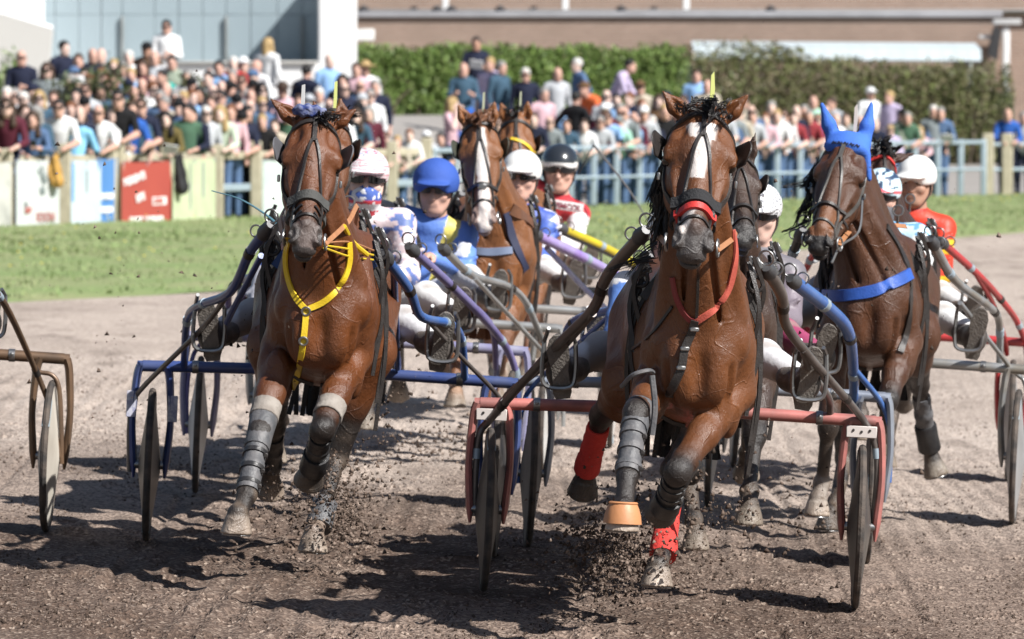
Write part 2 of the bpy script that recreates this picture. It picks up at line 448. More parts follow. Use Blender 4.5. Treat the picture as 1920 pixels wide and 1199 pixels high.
# short blades growing on it
NB = 60000
bx = rng.uniform(-7.5, 10.5, NB); bt = rng.random(NB) ** .8
by = edgeY(bx) * (1 - bt) + (fenceY(bx) + .3) * bt
bz = ground(bx, by) + .03; hh = rng.uniform(.03, .065, NB) * (.6 + .9 * rng.random(NB) ** 3); an = rng.uniform(0, 6.28, NB); ln = rng.normal(0, .04, (NB, 2)); wd = rng.uniform(.012, .03, NB)
b0 = np.stack([bx, by, bz], -1); dx = np.stack([np.cos(an) * wd, np.sin(an) * wd, np.zeros(NB)], -1)
top = b0 + np.stack([ln[:, 0], ln[:, 1], hh], -1)
gv = np.stack([b0 - dx, b0 + dx, top], 1).reshape(-1, 3)
gc = np.repeat(V([(.195, .262, .105), (.21, .27, .11), (.245, .28, .135), (.175, .245, .095)])[rng.integers(0, 4, NB)], 3, 0)
M_blade = mat('grass_blade', attr='tint', rough=.7, spec=.3, trans=0.)
obj('grass', mesh('grass', gv, np.arange(NB * 3).reshape(-1, 3), [M_blade], cols=gc), kind='stuff')
# pale dandelions in it
g = G()
for _ in range(150):
    x = rng.uniform(-6.5, 9); t = rng.random(); y = edgeY(x) * (1 - t) + fenceY(x) * t
    g.lathe((x, y, ground(x, y) + rng.uniform(.1, .16)), (0, 0, 1), [(0, .012), (.01, .02), (.016, .008)], 6)
g.build('dandelion_flowers', mat('petal', (.7, .6, .12), .7), kind='stuff')

# ------------------------------------------------------------------ foliage helper
def leaves(n, sampler, size, pal, seed, name, parent, **k):
    r = np.random.default_rng(seed); c = sampler(r, n)
    a = r.normal(size=(n, 3)); a /= np.linalg.norm(a, axis=1)[:, None]
    b = np.cross(a, r.normal(size=(n, 3))); b /= np.linalg.norm(b, axis=1)[:, None]
    s = r.uniform(.6, 1.3, n)[:, None] * size
    v = np.stack([c - a * s, c - b * s * .45, c + a * s, c + b * s * .45], 1).reshape(-1, 3)
    cl = V(pal)[r.integers(0, len(pal), n)] * r.uniform(.75, 1.25, n)[:, None]
    m = mat('leaf', attr='tint', rough=.55, spec=.35)
    return obj(name, mesh(name, v, np.arange(n * 4).reshape(-1, 4), [m], cols=np.repeat(cl, 4, 0)), parent, **k)
M_bark = mat('bark', (.10, .075, .055), .9, var=.6, vscale=9, bump=.5, bscale=30)

# ------------------------------------------------------------------ hedges on the bank
def hedge(name, label, pxs, Ys, zb, zt, depth, pal, n, seed, rough=.25, wood=.0):
    root = empty(name, tuple(P(pxs[0], 140, Ys[0]) * V((1, 1, 0)) + V((0, 0, zb))), label=label, cat='hedge')
    L0 = V(root.location)
    A = P(pxs[0], 140, Ys[0]); B = P(pxs[1], 140, Ys[1]); A[2] = B[2] = 0
    def smp(r, n):
        t = r.random(n); c = A + (B - A) * t[:, None]
        lump = .5 + 1.0 * vnoise(t * 40, t * 0 + seed, 1.1, seed) + .5 * vnoise(t * 40, t * 0 + 2, .37, seed + 1)
        h = zt(t) - zb + rough * lump
        w = r.random(n); z = zb + h * w ** .75
        front = r.random(n) ** 2.2 * depth
        bulge = .22 * vnoise(t * 60, z * 2.2, .8, seed + 3) + .15 * vnoise(t * 60, z * 2.2, .3, seed + 4)
        nb = nrm(V((-(B - A)[1], (B - A)[0], 0))); nb = nb if nb[1] > 0 else -nb
        c = c + nb * (front + bulge - (1 - w[:, ]) * 0)[:, None]; c[:, 2] = z; return c - L0
    leaves(int(n * 1.5), smp, .055, pal, seed, 'foliage', root, kind='stuff')
    g = G(); r = np.random.default_rng(seed)
    nst = int(14 + wood * 40)
    for q in range(nst):
        t = (q + r.random()) / nst; p = A + (B - A) * t + V((r.normal(0, .2), .35 + r.normal(0, .2), zb)) - L0
        hh = (zt(V([t]))[0] - zb) * r.uniform(.6, .98)
        pts = [p, p + V((r.normal(0, .08), r.normal(0, .08), hh * .4)), p + V((r.normal(0, .2), r.normal(0, .1), hh * .75)), p + V((r.normal(0, .3), r.normal(0, .15), hh))]
        g = G(); g.tube(cr(pts, 3), [.035, .025, .012, .005], 5); g.build('stem', M_bark, root)
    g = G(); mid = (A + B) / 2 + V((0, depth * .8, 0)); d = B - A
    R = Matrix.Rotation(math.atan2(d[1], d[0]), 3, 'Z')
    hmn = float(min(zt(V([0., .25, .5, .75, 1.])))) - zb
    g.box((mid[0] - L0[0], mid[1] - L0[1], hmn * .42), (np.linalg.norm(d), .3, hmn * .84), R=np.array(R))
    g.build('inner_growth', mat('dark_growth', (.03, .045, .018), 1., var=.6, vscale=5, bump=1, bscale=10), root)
    return root
GREEN = [(.12, .19, .045), (.155, .235, .055), (.085, .145, .035), (.19, .25, .08)]
BROWN = [(.12, .125, .05), (.155, .14, .075), (.09, .11, .042), (.18, .16, .09), (.14, .17, .055)]
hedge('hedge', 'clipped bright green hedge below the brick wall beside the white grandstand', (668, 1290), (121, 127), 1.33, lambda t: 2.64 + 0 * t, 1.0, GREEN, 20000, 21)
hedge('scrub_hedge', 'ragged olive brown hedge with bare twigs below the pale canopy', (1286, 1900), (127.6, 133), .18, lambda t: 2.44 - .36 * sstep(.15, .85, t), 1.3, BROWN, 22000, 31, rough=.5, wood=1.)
def bush(px, py_top, Y, w, h, label, pal, seed, n=2600):
    c = P(px, py_top, Y); zb = terr(c[0], c[1]) - .05; root = empty('bush', (c[0], c[1], zb), label=label, cat='bush')
    H = c[2] - zb
    def smp(r, n):
        d = r.normal(size=(n, 3)); d /= np.linalg.norm(d, axis=1)[:, None]
        rr = r.random(n) ** .4 * (1 + .35 * np.sin(d[:, 0] * 5 + seed) * np.sin(d[:, 2] * 6) + .15 * r.normal(size=n) * .5)
        return d * rr[:, None] * V((w, w * .8, h)) + V((0, 0, H - h * .95))
    leaves(n, smp, .05, pal, seed, 'foliage', root, kind='stuff')
    for a in range(6):
        d = V((math.cos(a * 1.05), math.sin(a * 1.05), 0)); g = G(); g.tube(cr([d * .05, d * .12 + V((0, 0, H * .4)), d * w * .6 + V((0, 0, H * .85))], 3), [.03, .02, .006], 5); g.build('stem', M_bark, root)
bush(168, 128, 91.5, .78, .72, 'rounded olive green bush between the standing spectators left of the grandstand steps', [(.07, .085, .03), (.09, .10, .04), (.05, .07, .025)], 3)
bush(8, 108, 95, .45, .8, 'dark green bush against the sloping grey wall at the picture edge', GREEN, 4, 1500)
bush(362, 150, 95, .5, .5, 'small dark bush below the white parapet of the grandstand', [(.06, .08, .03), (.08, .1, .035)], 5, 1400)

# ------------------------------------------------------------------ grandstand (white and grey) and brick building
M_white = mat('white_render', (.74, .74, .74), .8, var=.3, vscale=.6, col2=(.62, .62, .62), bump=.05, bscale=8)
M_grey = mat('grey_cladding', (.285, .35, .385), .6, var=.5, vscale=.5, col2=(.245, .31, .34), bump=.05, bscale=4)
M_seam = mat('seam_strip', (.265, .325, .36), .7, var=.4, vscale=2)
M_beige = mat('pale_concrete', (.55, .54, .51), .9, var=.4, vscale=.7, col2=(.46, .45, .43), bump=.2, bscale=20)
gs = empty('grandstand', tuple(P(330, 140, 112) * V((1, 1, 0)) + V((0, 0, 1.3))), label='white grandstand with a recessed blue grey panelled wall behind the crowd', cat='grandstand')
GL = V(gs.location)
def slab(name, m, px0, px1, py0, py1, Y, depth, parent, L, z0=None, bev=.02, jit=0):
    a = P(px0, py0, Y); b = P(px1, py1, Y); z1 = a[2]; zl = b[2] if z0 is None else z0
    g = G(); g.box(((a[0] + b[0]) / 2 - L[0], Y + depth / 2 - L[1], (z1 + zl) / 2 - L[2]), (b[0] - a[0], depth, z1 - zl), bev=bev)
    return g.build(name, m, parent)
# recessed wall made of single panels, the joints sunk between them
px_e = [60, 103, 148, 190, 229, 290, 335, 380, 424, 470, 520, 567, 612]
for q in range(len(px_e) - 1):
    for (ya, yb) in ((-60, 27.7), (28.3, 122)):
        slab('panel', M_grey, px_e[q] + .3, px_e[q + 1] - .3, ya, yb, 115 + .006 * ((q * 7) % 3), .12, gs, GL, bev=.006)
slab('panel_backing', M_seam, 58, 614, -62, 124, 115.14, .2, gs, GL)
for pxp in (229, 424, 567): slab('mullion', mat('rust_strip', (.24, .26, .26), .8, var=.6, vscale=3), pxp - 3, pxp + 3, 30, 122, 114.9, .1, gs, GL)
slab('column', M_white, 596, 664, -70, 215, 112.5, 2.2, gs, GL, z0=.9, bev=.04)
slab('parapet', M_white, 318, 596, 119, 215, 112.2, .35, gs, GL, z0=.9)
slab('parapet_cap', M_beige, 316, 595.6, 115, 119, 112.1, .5, gs, GL)
slab('terrace', M_beige, 60, 600, 124.6, 230, 112.6, 2.6, gs, GL, z0=.8)
slab('end_wall', M_white, -60, 72, -70, 125, 113.4, 1.6, gs, GL, z0=.9)
slab('roof_slab', M_white, -80, 664, -100, -72, 115, 3, gs, GL)
# sloping grey ramp wall in front of its left end
r0 = empty('ramp_wall', tuple(P(40, 140, 104) * V((1, 1, 0))), label='pale grey sloping concrete wall at the picture edge beside the grandstand', cat='wall')
L0 = V(r0.location); g = G()
qs = [P(-60, 18, 104), P(8, 30, 104), P(97, 57, 104), P(90, 140, 104), P(90, 250, 104), P(-60, 250, 104)]
qv = [q - L0 for q in qs] + [q - L0 + V((0, .4, 0)) for q in qs]
for q in qv[4:6] + qv[10:12]: q[2] = .5
g.add(qv, [tuple(range(6))[::-1], tuple(range(6, 12))] + [(k, (k + 1) % 6, (k + 1) % 6 + 6, k + 6) for k in range(6)])
g.build('concrete_face', M_beige, r0, smooth=False)
g = G(); a, b, c = qs[0] - L0, qs[1] - L0, qs[2] - L0
for s, e in ((a, b), (b, c)): g.tube([s + V((0, .2, .03)), e + V((0, .2, .03))], .06, 6)
g.build('coping', M_white, r0)

def brick_mat():
    m = bpy.data.materials.new('brick_courses'); m.use_nodes = True; n, l = m.node_tree.nodes, m.node_tree.links; b = n['Principled BSDF']; b.inputs['Roughness'].default_value = .9
    tc = n.new('ShaderNodeTexCoord'); mp = n.new('ShaderNodeMapping'); mp.inputs['Rotation'].default_value = (math.pi / 2, 0, 0)
    l.new(tc.outputs['Object'], mp.inputs[0])
    t = n.new('ShaderNodeTexBrick'); l.new(mp.outputs[0], t.inputs['Vector'])
    t.inputs['Scale'].default_value = 1; t.inputs['Brick Width'].default_value = .22; t.inputs['Row Height'].default_value = .075; t.inputs['Mortar Size'].default_value = .012
    t.inputs['Color1'].default_value = (.25, .155, .115, 1); t.inputs['Color2'].default_value = (.31, .20, .15, 1); t.inputs['Mortar'].default_value = (.34, .30, .26, 1)
    t.inputs['Bias'].default_value = .1
    no = n.new('ShaderNodeTexNoise'); no.inputs['Scale'].default_value = 1.2; no.inputs['Detail'].default_value = 5; l.new(tc.outputs['Object'], no.inputs['Vector'])
    mx = n.new('ShaderNodeMix'); mx.data_type = 'RGBA'; l.new(t.outputs['Color'], mx.inputs['A']); mx.inputs['B'].default_value = (.25, .185, .145, 1)
    mr = n.new('ShaderNodeMapRange'); mr.inputs['From Min'].default_value = .4; mr.inputs['From Max'].default_value = .7; mr.inputs['To Max'].default_value = .6; l.new(no.outputs['Fac'], mr.inputs['Value']); l.new(mr.outputs[0], mx.inputs['Factor'])
    l.new(mx.outputs['Result'], b.inputs['Base Color'])
    bp = n.new('ShaderNodeBump'); bp.inputs['Distance'].default_value = .01; bp.invert = True; l.new(t.outputs['Fac'], bp.inputs['Height']); l.new(bp.outputs[0], b.inputs['Normal'])
    return m
M_brick = brick_mat()
bb = empty('brick_building', tuple(P(1270, 140, 138) * V((1, 1, 0)) + V((0, 0, 1.2))), label='long brown brick building with a grey roof edge behind the hedge', cat='building')
BL = V(bb.location)
slab('wall', M_brick, 600, 1868, 34, 300, 138, 1.0, bb, BL, z0=.5, bev=0)
slab('upper_wall', M_brick, 600, 1990, -120, 24, 139.3, 1.0, bb, BL, bev=0)
slab('roof_edge', mat('zinc_edge', (.34, .34, .36), .6, var=.4, vscale=1.5), 604, 1880, 22, 33, 137.9, 1.6, bb, BL)
slab('side_wall', M_brick, 1868.6, 2100, 26, 300, 138.6, 1.0, bb, BL, z0=.4, bev=0)
slab('roof_deck', mat('deck_felt', (.3, .3, .3), .9), 604, 1990, 18, 21.5, 138.3, 1.6, bb, BL)
for px in (835, 1060, 1287): slab('roof_post', M_white, px - 6, px + 6, -60, 22, 138.6, .12, bb, BL)
for px in (682, 820, 846, 938, 1165, 1445):
    c = P(px, 18, 138.4); g = G(); g.lathe(c - BL - V((0, 0, .05)), (0, 0, 1), [(0, .16), (.06, .15), (.1, .08), (.14, .05)], 12); g.build('roof_vent', mat('black_plastic', (.03, .03, .033), .6), bb)
slab('gutter', mat('gutter_grey', (.46, .46, .46), .5), 1862, 1915, 36, 47, 137.3, .3, bb, BL)
slab('downpipe', M_white, 1880, 1893, 50, 135, 137.4, .12, bb, BL, bev=.03)
slab('downpipe_foot', mat('pipe_grey', (.40, .45, .46), .6), 1882, 1892, 135.5, 260, 137.42, .1, bb, BL, bev=.03)
slab('wall_bracket', M_white, 1836, 1862, 66, 73, 137.5, .3, bb, BL)
slab('wall_sign', mat('sign_white', (.75, .75, .73), .6), 666, 702, 55, 77, 136.6, .12, bb, BL)
spk = empty('loudspeaker', tuple(P(1868, 95, 137.2)), label='black horn loudspeaker hung on the corner of the brick building', cat='loudspeaker'); g = G()
g.add([(-.06, -.1, .55), (.12, -.1, .5), (.02, -.1, -.25), (-.2, -.1, -.1), (-.06, .3, .5), (.12, .3, .45), (.02, .3, -.2), (-.2, .3, -.05)], [(3, 2, 1, 0), (4, 5, 6, 7), (0, 1, 5, 4), (1, 2, 6, 5), (2, 3, 7, 6), (3, 0, 4, 7)])
g.build('speaker_box', mat('black_plastic'), spk); g = G(); g.box((0, .2, .62), (.05, .05, .2)); g.build('bracket', M_seam, spk)
# pale canopy in front of it
cn = empty('canopy', tuple(P(1560, 140, 135.5) * V((1, 1, 0)) + V((0, 0, 1.2))), label='long pale sheet metal canopy in front of the brick wall', cat='canopy'); CL = V(cn.location)
q0 = P(1297, 77, 136.4); q1 = P(1832, 82, 136.4)
nsh = 22
M_sheet = mat('pale_sheet', (.50, .57, .60), .6, var=.5, vscale=1.2, col2=(.40, .47, .50))
for q in range(nsh):
    xa = q0[0] + (q1[0] - q0[0]) * q / nsh + .003; xb = q0[0] + (q1[0] - q0[0]) * (q + 1) / nsh - .003
    zt = q0[2] - .045 * q / nsh; g = G()
    v = [(xa, 137.0, zt), (xb, 137.0, zt), (xb, 135.2, zt - .16), (xa, 135.2, zt - .16), (xa, 135.1, zt - .42), (xb, 135.1, zt - .42)]
    v = V(v) - CL; v2 = v - V((0, -.03, .03))
    g.add(np.concatenate([v, v2]), [(0, 3, 2, 1), (3, 4, 5, 2), (6, 7, 8, 9), (9, 8, 11, 10), (0, 1, 7, 6), (4, 10, 11, 5), (0, 6, 9, 3), (3, 9, 10, 4), (1, 2, 8, 7), (2, 5, 11, 8)])
    g.build('roof_sheet', M_sheet, cn, smooth=False)
for px in (1310, 1570, 1818): slab('canopy_post', mat('pipe_grey'), px - 4, px + 4, 112, 260, 135.4, .1, cn, CL, z0=.6)

# ------------------------------------------------------------------ fences
M_post = mat('weathered_post', (.44, .40, .30), .9, var=.7, vscale=6, col2=(.31, .28, .20), bump=.3, bscale=30)
M_rail = mat('galvanised_rail', (.36, .44, .50), .5, metal=.3, var=.5, vscale=5, col2=(.28, .35, .41))
def fpt(px, off=0.): Y = FY(px) + off; X = (px - 960) / F_PX * Y; return V((X, Y, float(ground(X, Y))))
wf = empty('wooden_fence', tuple(fpt(10)), label='cream wooden post fence hung with banners along the left grass edge', cat='fence'); WL = V(wf.location)
posts = [-30, 12, 121, 207, 222, 312, 408, 480, 560, 640, 735, 800]
for px in posts:
    p = fpt(px) - WL; g = G(); h = 1.12 + .04 * math.sin(px); g.box(p + V((0, 0, h / 2)), (.18, .14, h + .1), bev=.02); g.build('post', M_post, wf)
for a, b in zip(posts[:-1], posts[1:]):
    for z in (.98, .5):
        p, q = fpt(a, .1) - WL, fpt(b, .1) - WL; g = G(); d = q - p
        R = np.array(Matrix.Rotation(math.atan2(d[1], d[0]), 3, 'Z')); g.box((p + q) / 2 + V((0, 0, z)), (np.linalg.norm(d) - .01, .05, .11), R=R, bev=.01); g.build('rail', M_post if z > .6 else M_rail, wf)
mr_ = empty('metal_railing', tuple(fpt(830)), label='pale blue grey metal crowd railing along the far side of the grass', cat='railing'); ML = V(mr_.location)
rp = np.arange(812, 1850, 43)
for px in rp:
    p = fpt(px) - ML; g = G(); g.box(p + V((0, 0, .52)), (.105, .07, 1.06), bev=.02); g.build('upright', M_rail, mr_)
for a, b in zip(rp[:-1:3], list(rp[3::3]) + [rp[-1]]):
    for z, hh in ((1.0, .07), (.52, .05)):
        p, q = fpt(a, -.06) - ML, fpt(b, -.06) - ML; d = q - p
        R = np.array(Matrix.Rotation(math.atan2(d[1], d[0]), 3, 'Z')); g = G(); g.box((p + q) / 2 + V((0, 0, z)), (np.linalg.norm(d) - .008, .045, hh), R=R, bev=.012); g.build('rail', M_rail, mr_)
ef = empty('end_fence', tuple(fpt(1850)), label='short run of cream wooden posts at the right end of the metal railing', cat='fence'); EL = V(ef.location)
for px in (1852, 1888, 1960): p = fpt(px) - EL; g = G(); g.box(p + V((0, 0, .55)), (.2, .16, 1.2), bev=.02); g.build('post', M_post, ef)
for z in (.95, .5): g = G(); p, q = fpt(1840, .13) - EL, fpt(1990, .13) - EL; g.tube([p + V((0, 0, z)), q + V((0, 0, z))], .035, 6); g.build('rail', M_rail, ef)

# ------------------------------------------------------------------ banners and things hung on the fence
def banner(label, px0, px1, py0, py1, m, seed, sag=.03, lean=0, words=(), stripes=(), name='banner'):
    A = P(px0, py0, FY(px0) - .16); B = P(px1, py1, FY(px1) - .16); root = empty(name, ((A[0] + B[0]) / 2, (A[1] + B[1]) / 2, B[2]), label=label, cat='banner'); L = V(root.location)
    nx, nz = 16, 10; v = []
    H = A[2] - B[2]
    def pos(s, t): # s across, t up
        x = A[0] + (B[0] - A[0]) * s + lean * (1 - t); y = A[1] + (B[1] - A[1]) * s
        w = sag * (math.sin(s * 9 + seed) * .5 + math.sin(s * 21 + seed * 2 + t * 3) * .3) * (1.1 - .6 * t)
        return V((x, y + w - .05 * (1 - t), B[2] + H * t - .02 * math.sin(s * math.pi) * t)) - L
    for k in range(nz + 1):
        for j in range(nx + 1): v.append(pos(j / nx, k / nz))
    f = [(k * (nx + 1) + j, k * (nx + 1) + j + 1, (k + 1) * (nx + 1) + j + 1, (k + 1) * (nx + 1) + j) for k in range(nz) for j in range(nx)]
    v2 = [p + V((0, .006, 0)) for p in v]; n = len(v)
    g = G(); g.add(v + v2, f + [tuple(i + n for i in q[::-1]) for q in f]); g.build('sheet', m, root)
    for (s0, s1, t0, t1, mm) in stripes:
        g = G(); vv = [pos(s0 + (s1 - s0) * j / 8, tt) - V((0, .008, 0)) for tt in (t0, t1) for j in range(9)]
        g.add(vv, [(j, j + 1, j + 10, j + 9) for j in range(8)]); g.build('print', mm, root)
    for (txt, s, t, size, rot, mm) in words:
        c = bpy.data.curves.new('lettering', 'FONT'); c.body = txt; c.size = size; c.align_x = 'CENTER'; c.align_y = 'CENTER'; c.extrude = .002; c.materials.append(mm)
        c.offset = .006
        o = letters(c, root); o.location = tuple(pos(s, t) - V((0, .035, 0))); d = B - A
        o.rotation_euler = (math.pi / 2, math.radians(-rot), math.atan2(d[1], d[0]))
    for s in (.03, .5, .97):
        g = G(); g.torus(pos(s, .97) - V((0, .006, 0)), (0, 1, 0), .02, .006, 10, 5); g.build('eyelet', M_rail, root)
    return root
def cloth(n, c, c2=None): return mat('banner_' + n, c, .75, var=.5 if c2 else .15, vscale=3, col2=c2, bump=.1, bscale=10)
I_red = cloth('ink_red', (.45, .12, .10)); I_dk = cloth('ink_dark', (.12, .14, .14)); I_w = cloth('ink_white', (.8, .8, .8)); I_gr = cloth('ink_grey', (.20, .24, .24)); I_bl = cloth('ink_blue', (.15, .32, .55)); I_yel = cloth('ink_yellow', (.75, .72, .4))
banner('white printed banner with faint red and grey lettering', 30, 112, 300, 427, cloth('white', (.50, .52, .52), (.36, .43, .41)), 1, .05, words=[('DES', .62, .78, .16, -60, I_gr), ('SS', .62, .55, .14, 0, I_gr), ('SOON', .68, .16, .17, 0, cloth('ink_pink', (.38, .16, .15))), ('EST', .3, .27, .10, 0, I_red), ('A', .24, .36, .10, 0, I_dk)])
banner('white and pale blue banner next to the blue one', 133, 190, 300, 419, cloth('ice', (.46, .52, .56), (.32, .44, .51)), 2, .06, stripes=[(.02, .12, .35, .95, I_bl), (.5, .56, .5, .85, I_gr)])
banner('plain blue banner with two white lines of lettering', 181, 221, 297, 417, cloth('blue', (.07, .20, .46)), 3, .04, lean=-.04, words=[('bank', .5, .42, .12, 0, I_w), ('energie', .5, .2, .10, 0, I_w)], stripes=[(.1, .9, .37, .46, I_w), (.1, .9, .16, .25, I_w)])
banner("red banner with slanting white lettering and a white logo box", 228, 322, 303, 425, cloth('red', (.34, .060, .042), (.29, .05, .04)), 4, .025, words=[("BEREN'S", .26, .74, .155, 12, I_w), ('EFE', .38, .46, .15, 14, I_w), ('DE REST & BOERDERIJ', .5, .13, .088, 0, I_w), ('OPEN', .75, .40, .09, 0, I_red)], stripes=[(.62, .9, .34, .46, I_w)])
banner('pale yellow green rumpled banner beside the hanging black jacket', 324, 404, 298, 416, cloth('lime', (.44, .49, .32), (.33, .40, .24)), 5, .09, stripes=[(.4, .43, .2, .95, I_gr), (.7, .74, .4, .95, I_gr)])
banner('white banner partly hidden by the yellow strapped bay horse', 492, 556, 300, 414, cloth('white2', (.46, .52, .50), (.33, .42, .39)), 6, .06)
banner('grey and black speckled banner at the picture edge', -40, 22, 305, 428, cloth('speck', (.50, .50, .46), (.1, .11, .11)), 7, .05)
def hung(name, label, cat, px, py0, py1, w, m, seed):
    A = P(px, py0, FY(px) - .3); B = P(px, py1, FY(px) - .3); H = A[2] - B[2]; root = empty(name, tuple(B), label=label, cat=cat)
    pr = [cone((0, 0, H), (.02, 0, H * .55), .05, w * .75, .05), cone((.02, 0, H * .55), (.03, -.01, H * .2), w * .8, w, .06), ell((.03, 0, H * .2), (w, .09, H * .2), .05), cone((-.05, .02, H * .95), (-.1, 0, H * .4), .03, .05, .03)]
    for p in pr:
        if p['t'] == 'c': p['sq'] = (0, 1, 0, 1.5)
    v, f = skin(pr, .022); v[:, 1] += .015 * np.sin(v[:, 0] * 60 + v[:, 2] * 12 + seed)
    obj('cloth_body', mesh('cloth_body', v, f, [m]), root)
    g = G(); g.tube(cr([(-.03, .05, H + .02), (0, 0, H + .08), (.04, .08, H + .02)], 4), .012, 6); g.build('strap', m, root)
hung('shoulder_bag', 'ochre yellow cloth bag hanging over the white banner', 'bag', 104, 296, 352, .085, mat('ochre_cloth', (.48, .27, .06), .8, var=.6, vscale=9, bump=.4, bscale=20), 1)
hung('hanging_jacket', 'black jacket hung over the fence beside the red banner', 'jacket', 337, 295, 365, .10, mat('black_cloth', (.02, .021, .024), .85, var=.4, vscale=9, bump=.4, bscale=20), 2)
# ------------------------------------------------------------------ people
SKIN, TOP, LEG, SHOE, SECOND = 0, 1, 2, 3, 4
def headframe(f, up=(0, 0, 1)):
    f = nrm(f); r = nrm(np.cross(f, up)); return f, nrm(np.cross(r, f)), r       # forward, up, (own) right
def head_prims(c, f, c_=SKIN, fine=True, up=(0, 0, 1)):
    f, u, r = headframe(f, up); R = np.stack([r, f, u], 1); c = V(c, float)
    o = [ell(c + u * .02, (.074, .094, .098), .03, c_, R), ell(c + f * .035 - u * .045, (.058, .062, .082), .03, c_, R),
         ball(c + f * .072 - u * .103, .022, .03, c_), cone(c + f * .088 + u * .004, c + f * .112 - u * .034, .009, .015, .014, c_)]
    for s in (-1, 1):
        o += [ell(c + r * s * .078 - f * .005 - u * .01, (.012, .02, .03), .008, c_, R), cone(c + r * s * .055 - u * .055, c + r * s * .025 + f * .06 - u * .1, .028, .022, .03, c_)]
        if fine: o += [ell(c + r * s * .034 + f * .098 + u * .008, (.018, .016, .011), .014, c_, R, True), ball(c + r * s * .045 + f * .066 - u * .03, .024, .02, c_)]
    if fine: o += [cone(c + r * .04 + f * .082 + u * .03, c - r * .04 + f * .082 + u * .03, .012, .012, .014, c_),
                   cone(c + r * .02 + f * .093 - u * .062, c - r * .02 + f * .093 - u * .062, .0075, .0075, .008, c_), cone(c + r * .017 + f * .090 - u * .074, c - r * .017 + f * .090 - u * .074, .008, .008, .008, c_),
                   cone(c + r * .022 + f * .104 - u * .068, c - r * .022 + f * .104 - u * .068, .003, .003, .004, c_, None, True)]
    return o
def hand_prims(w, d, c_=SKIN, side=1, curl=.6, n=None, s=1.):
    """palm, four unequal bent fingers and a thumb; d = pointing direction, n = palm normal"""
    d = nrm(d); n = nrm(n if n is not None else (0, 0, -1)); n = nrm(n - d * (n @ d)); r = np.cross(d, n) * side; w = V(w, float)
    o = [cone(w, w + d * .03 * s, .026 * s, .028 * s, .01, c_), cone(w + d * .03 * s + r * .02 * s, w + d * .085 * s + r * .024 * s, .018 * s, .016 * s, .012, c_), cone(w + d * .03 * s - r * .018 * s, w + d * .08 * s - r * .026 * s, .018 * s, .015 * s, .012, c_)]
    for q, (L, off) in enumerate(((.068, .036), (.078, .013), (.072, -.011), (.056, -.034))):
        b = w + d * .085 * s + r * off * s; a1 = curl * .9; d1 = d * math.cos(a1) + n * math.sin(a1); m = b + d1 * L * .55 * s
        a2 = curl * 2.2; d2 = d * math.cos(a2) + n * math.sin(a2); o += [cone(b, m, .0105 * s, .0095 * s, .004, c_), cone(m, m + d2 * L * .55 * s, .0095 * s, .008 * s, .004, c_)]
    t0 = w + d * .028 * s + r * .026 * s; t1 = t0 + (d * .6 + r * .55 + n * .5) * .04 * s; o += [cone(t0, t1, .015 * s, .012 * s, .008, c_), cone(t1, t1 + (d * .8 - r * .1 + n * .6) * .032 * s, .011 * s, .009 * s, .004, c_)]
    return o
# crowd poses, about 1.75 m tall, facing -Y
def crowd_pose(kind, lean=0.):
    f = V((0, -1, 0)); bend = {'rail': .30, 'railphone': .24, 'bent': .5}.get(kind, 0.) + lean
    hip = V((0, .02, .93)); up = V((0, -math.sin(bend), math.cos(bend)))
    ch = hip + up * .40; nk = hip + up * .56; hd = nk + nrm(up + V((0, -.05, .35))) * .155 + V((0, -.02, 0))
    sh = {s: hip + up * .50 + V((s * .185, .02, 0)) for s in (-1, 1)}
    A = {'down': lambda s: (sh[s] + V((s * .06, .03, -.28)), sh[s] + V((s * .06, -.06, -.53))),
         'folded': lambda s: (sh[s] + V((s * .05, -.04, -.29)), sh[s] + V((-s * .14, -.22, -.27 + .03 * s))),
         'rail': lambda s: (sh[s] + V((s * .07, -.10, -.26)), V((s * .10, -.50, 1.06))),
         'railphone': lambda s: (sh[s] + V((s * .07, -.12, -.25)), V((s * .06, -.52, 1.14 + .06 * s))),
         'phone': lambda s: (sh[s] + V((s * .10, -.17, -.20)), sh[s] + V((-s * .10, -.36, .03))),
         'paper': lambda s: (sh[s] + V((s * .06, -.06, -.28)), sh[s] + V((-s * .06, -.30, -.20))),
         'bent': lambda s: (sh[s] + V((s * .05, -.10, -.26)), sh[s] + V((s * .0, -.28, -.40))),
         'hips': lambda s: (sh[s] + V((s * .20, .05, -.25)), sh[s] + V((s * .04, -.06, -.45))),
         'raise': lambda s: (sh[s] + V((s * .12, -.12, -.18)), sh[s] + V((-s * .02, -.16, .12)))}[kind]
    o = head_prims(hd, f, SKIN, False) + [cone(nk - up * .02, hd - V((0, 0, .06)), .055, .05, .02, SKIN)]
    o += [cone(hip + up * .02, ch, .135, .155, .06, TOP, (0, 1, 0, 1.35)), cone(sh[-1] * .75 + sh[1] * .25, sh[1] * .75 + sh[-1] * .25, .095, .095, .05, TOP), cone(nk - up * .05, nk + up * .0, .075, .062, .03, TOP)]
    for s in (-1, 1):
        e, w = A(s); o += [cone(sh[s], e, .062, .05, .03, TOP), cone(e, e * .45 + w * .55, .05, .043, .02, TOP), cone(e * .4 + w * .6, w, .037, .028, .012, SKIN), ell(w + nrm(w - e) * .05, (.036, .045, .04), .015, SKIN)]
        o += [cone(hip + V((s * .085, 0, -.03)), V((s * .10, 0, .50)), .105, .07, .04, LEG), cone(V((s * .10, 0, .50)), V((s * .10, .03, .10)), .068, .05, .03, LEG), cone(V((s * .10, .05, .05)), V((s * .115, -.12, .035)), .05, .04, .02, SHOE)]
    return o, hd, f
def thin_sleeve(o):  # short sleeves: forearm skin
    return o
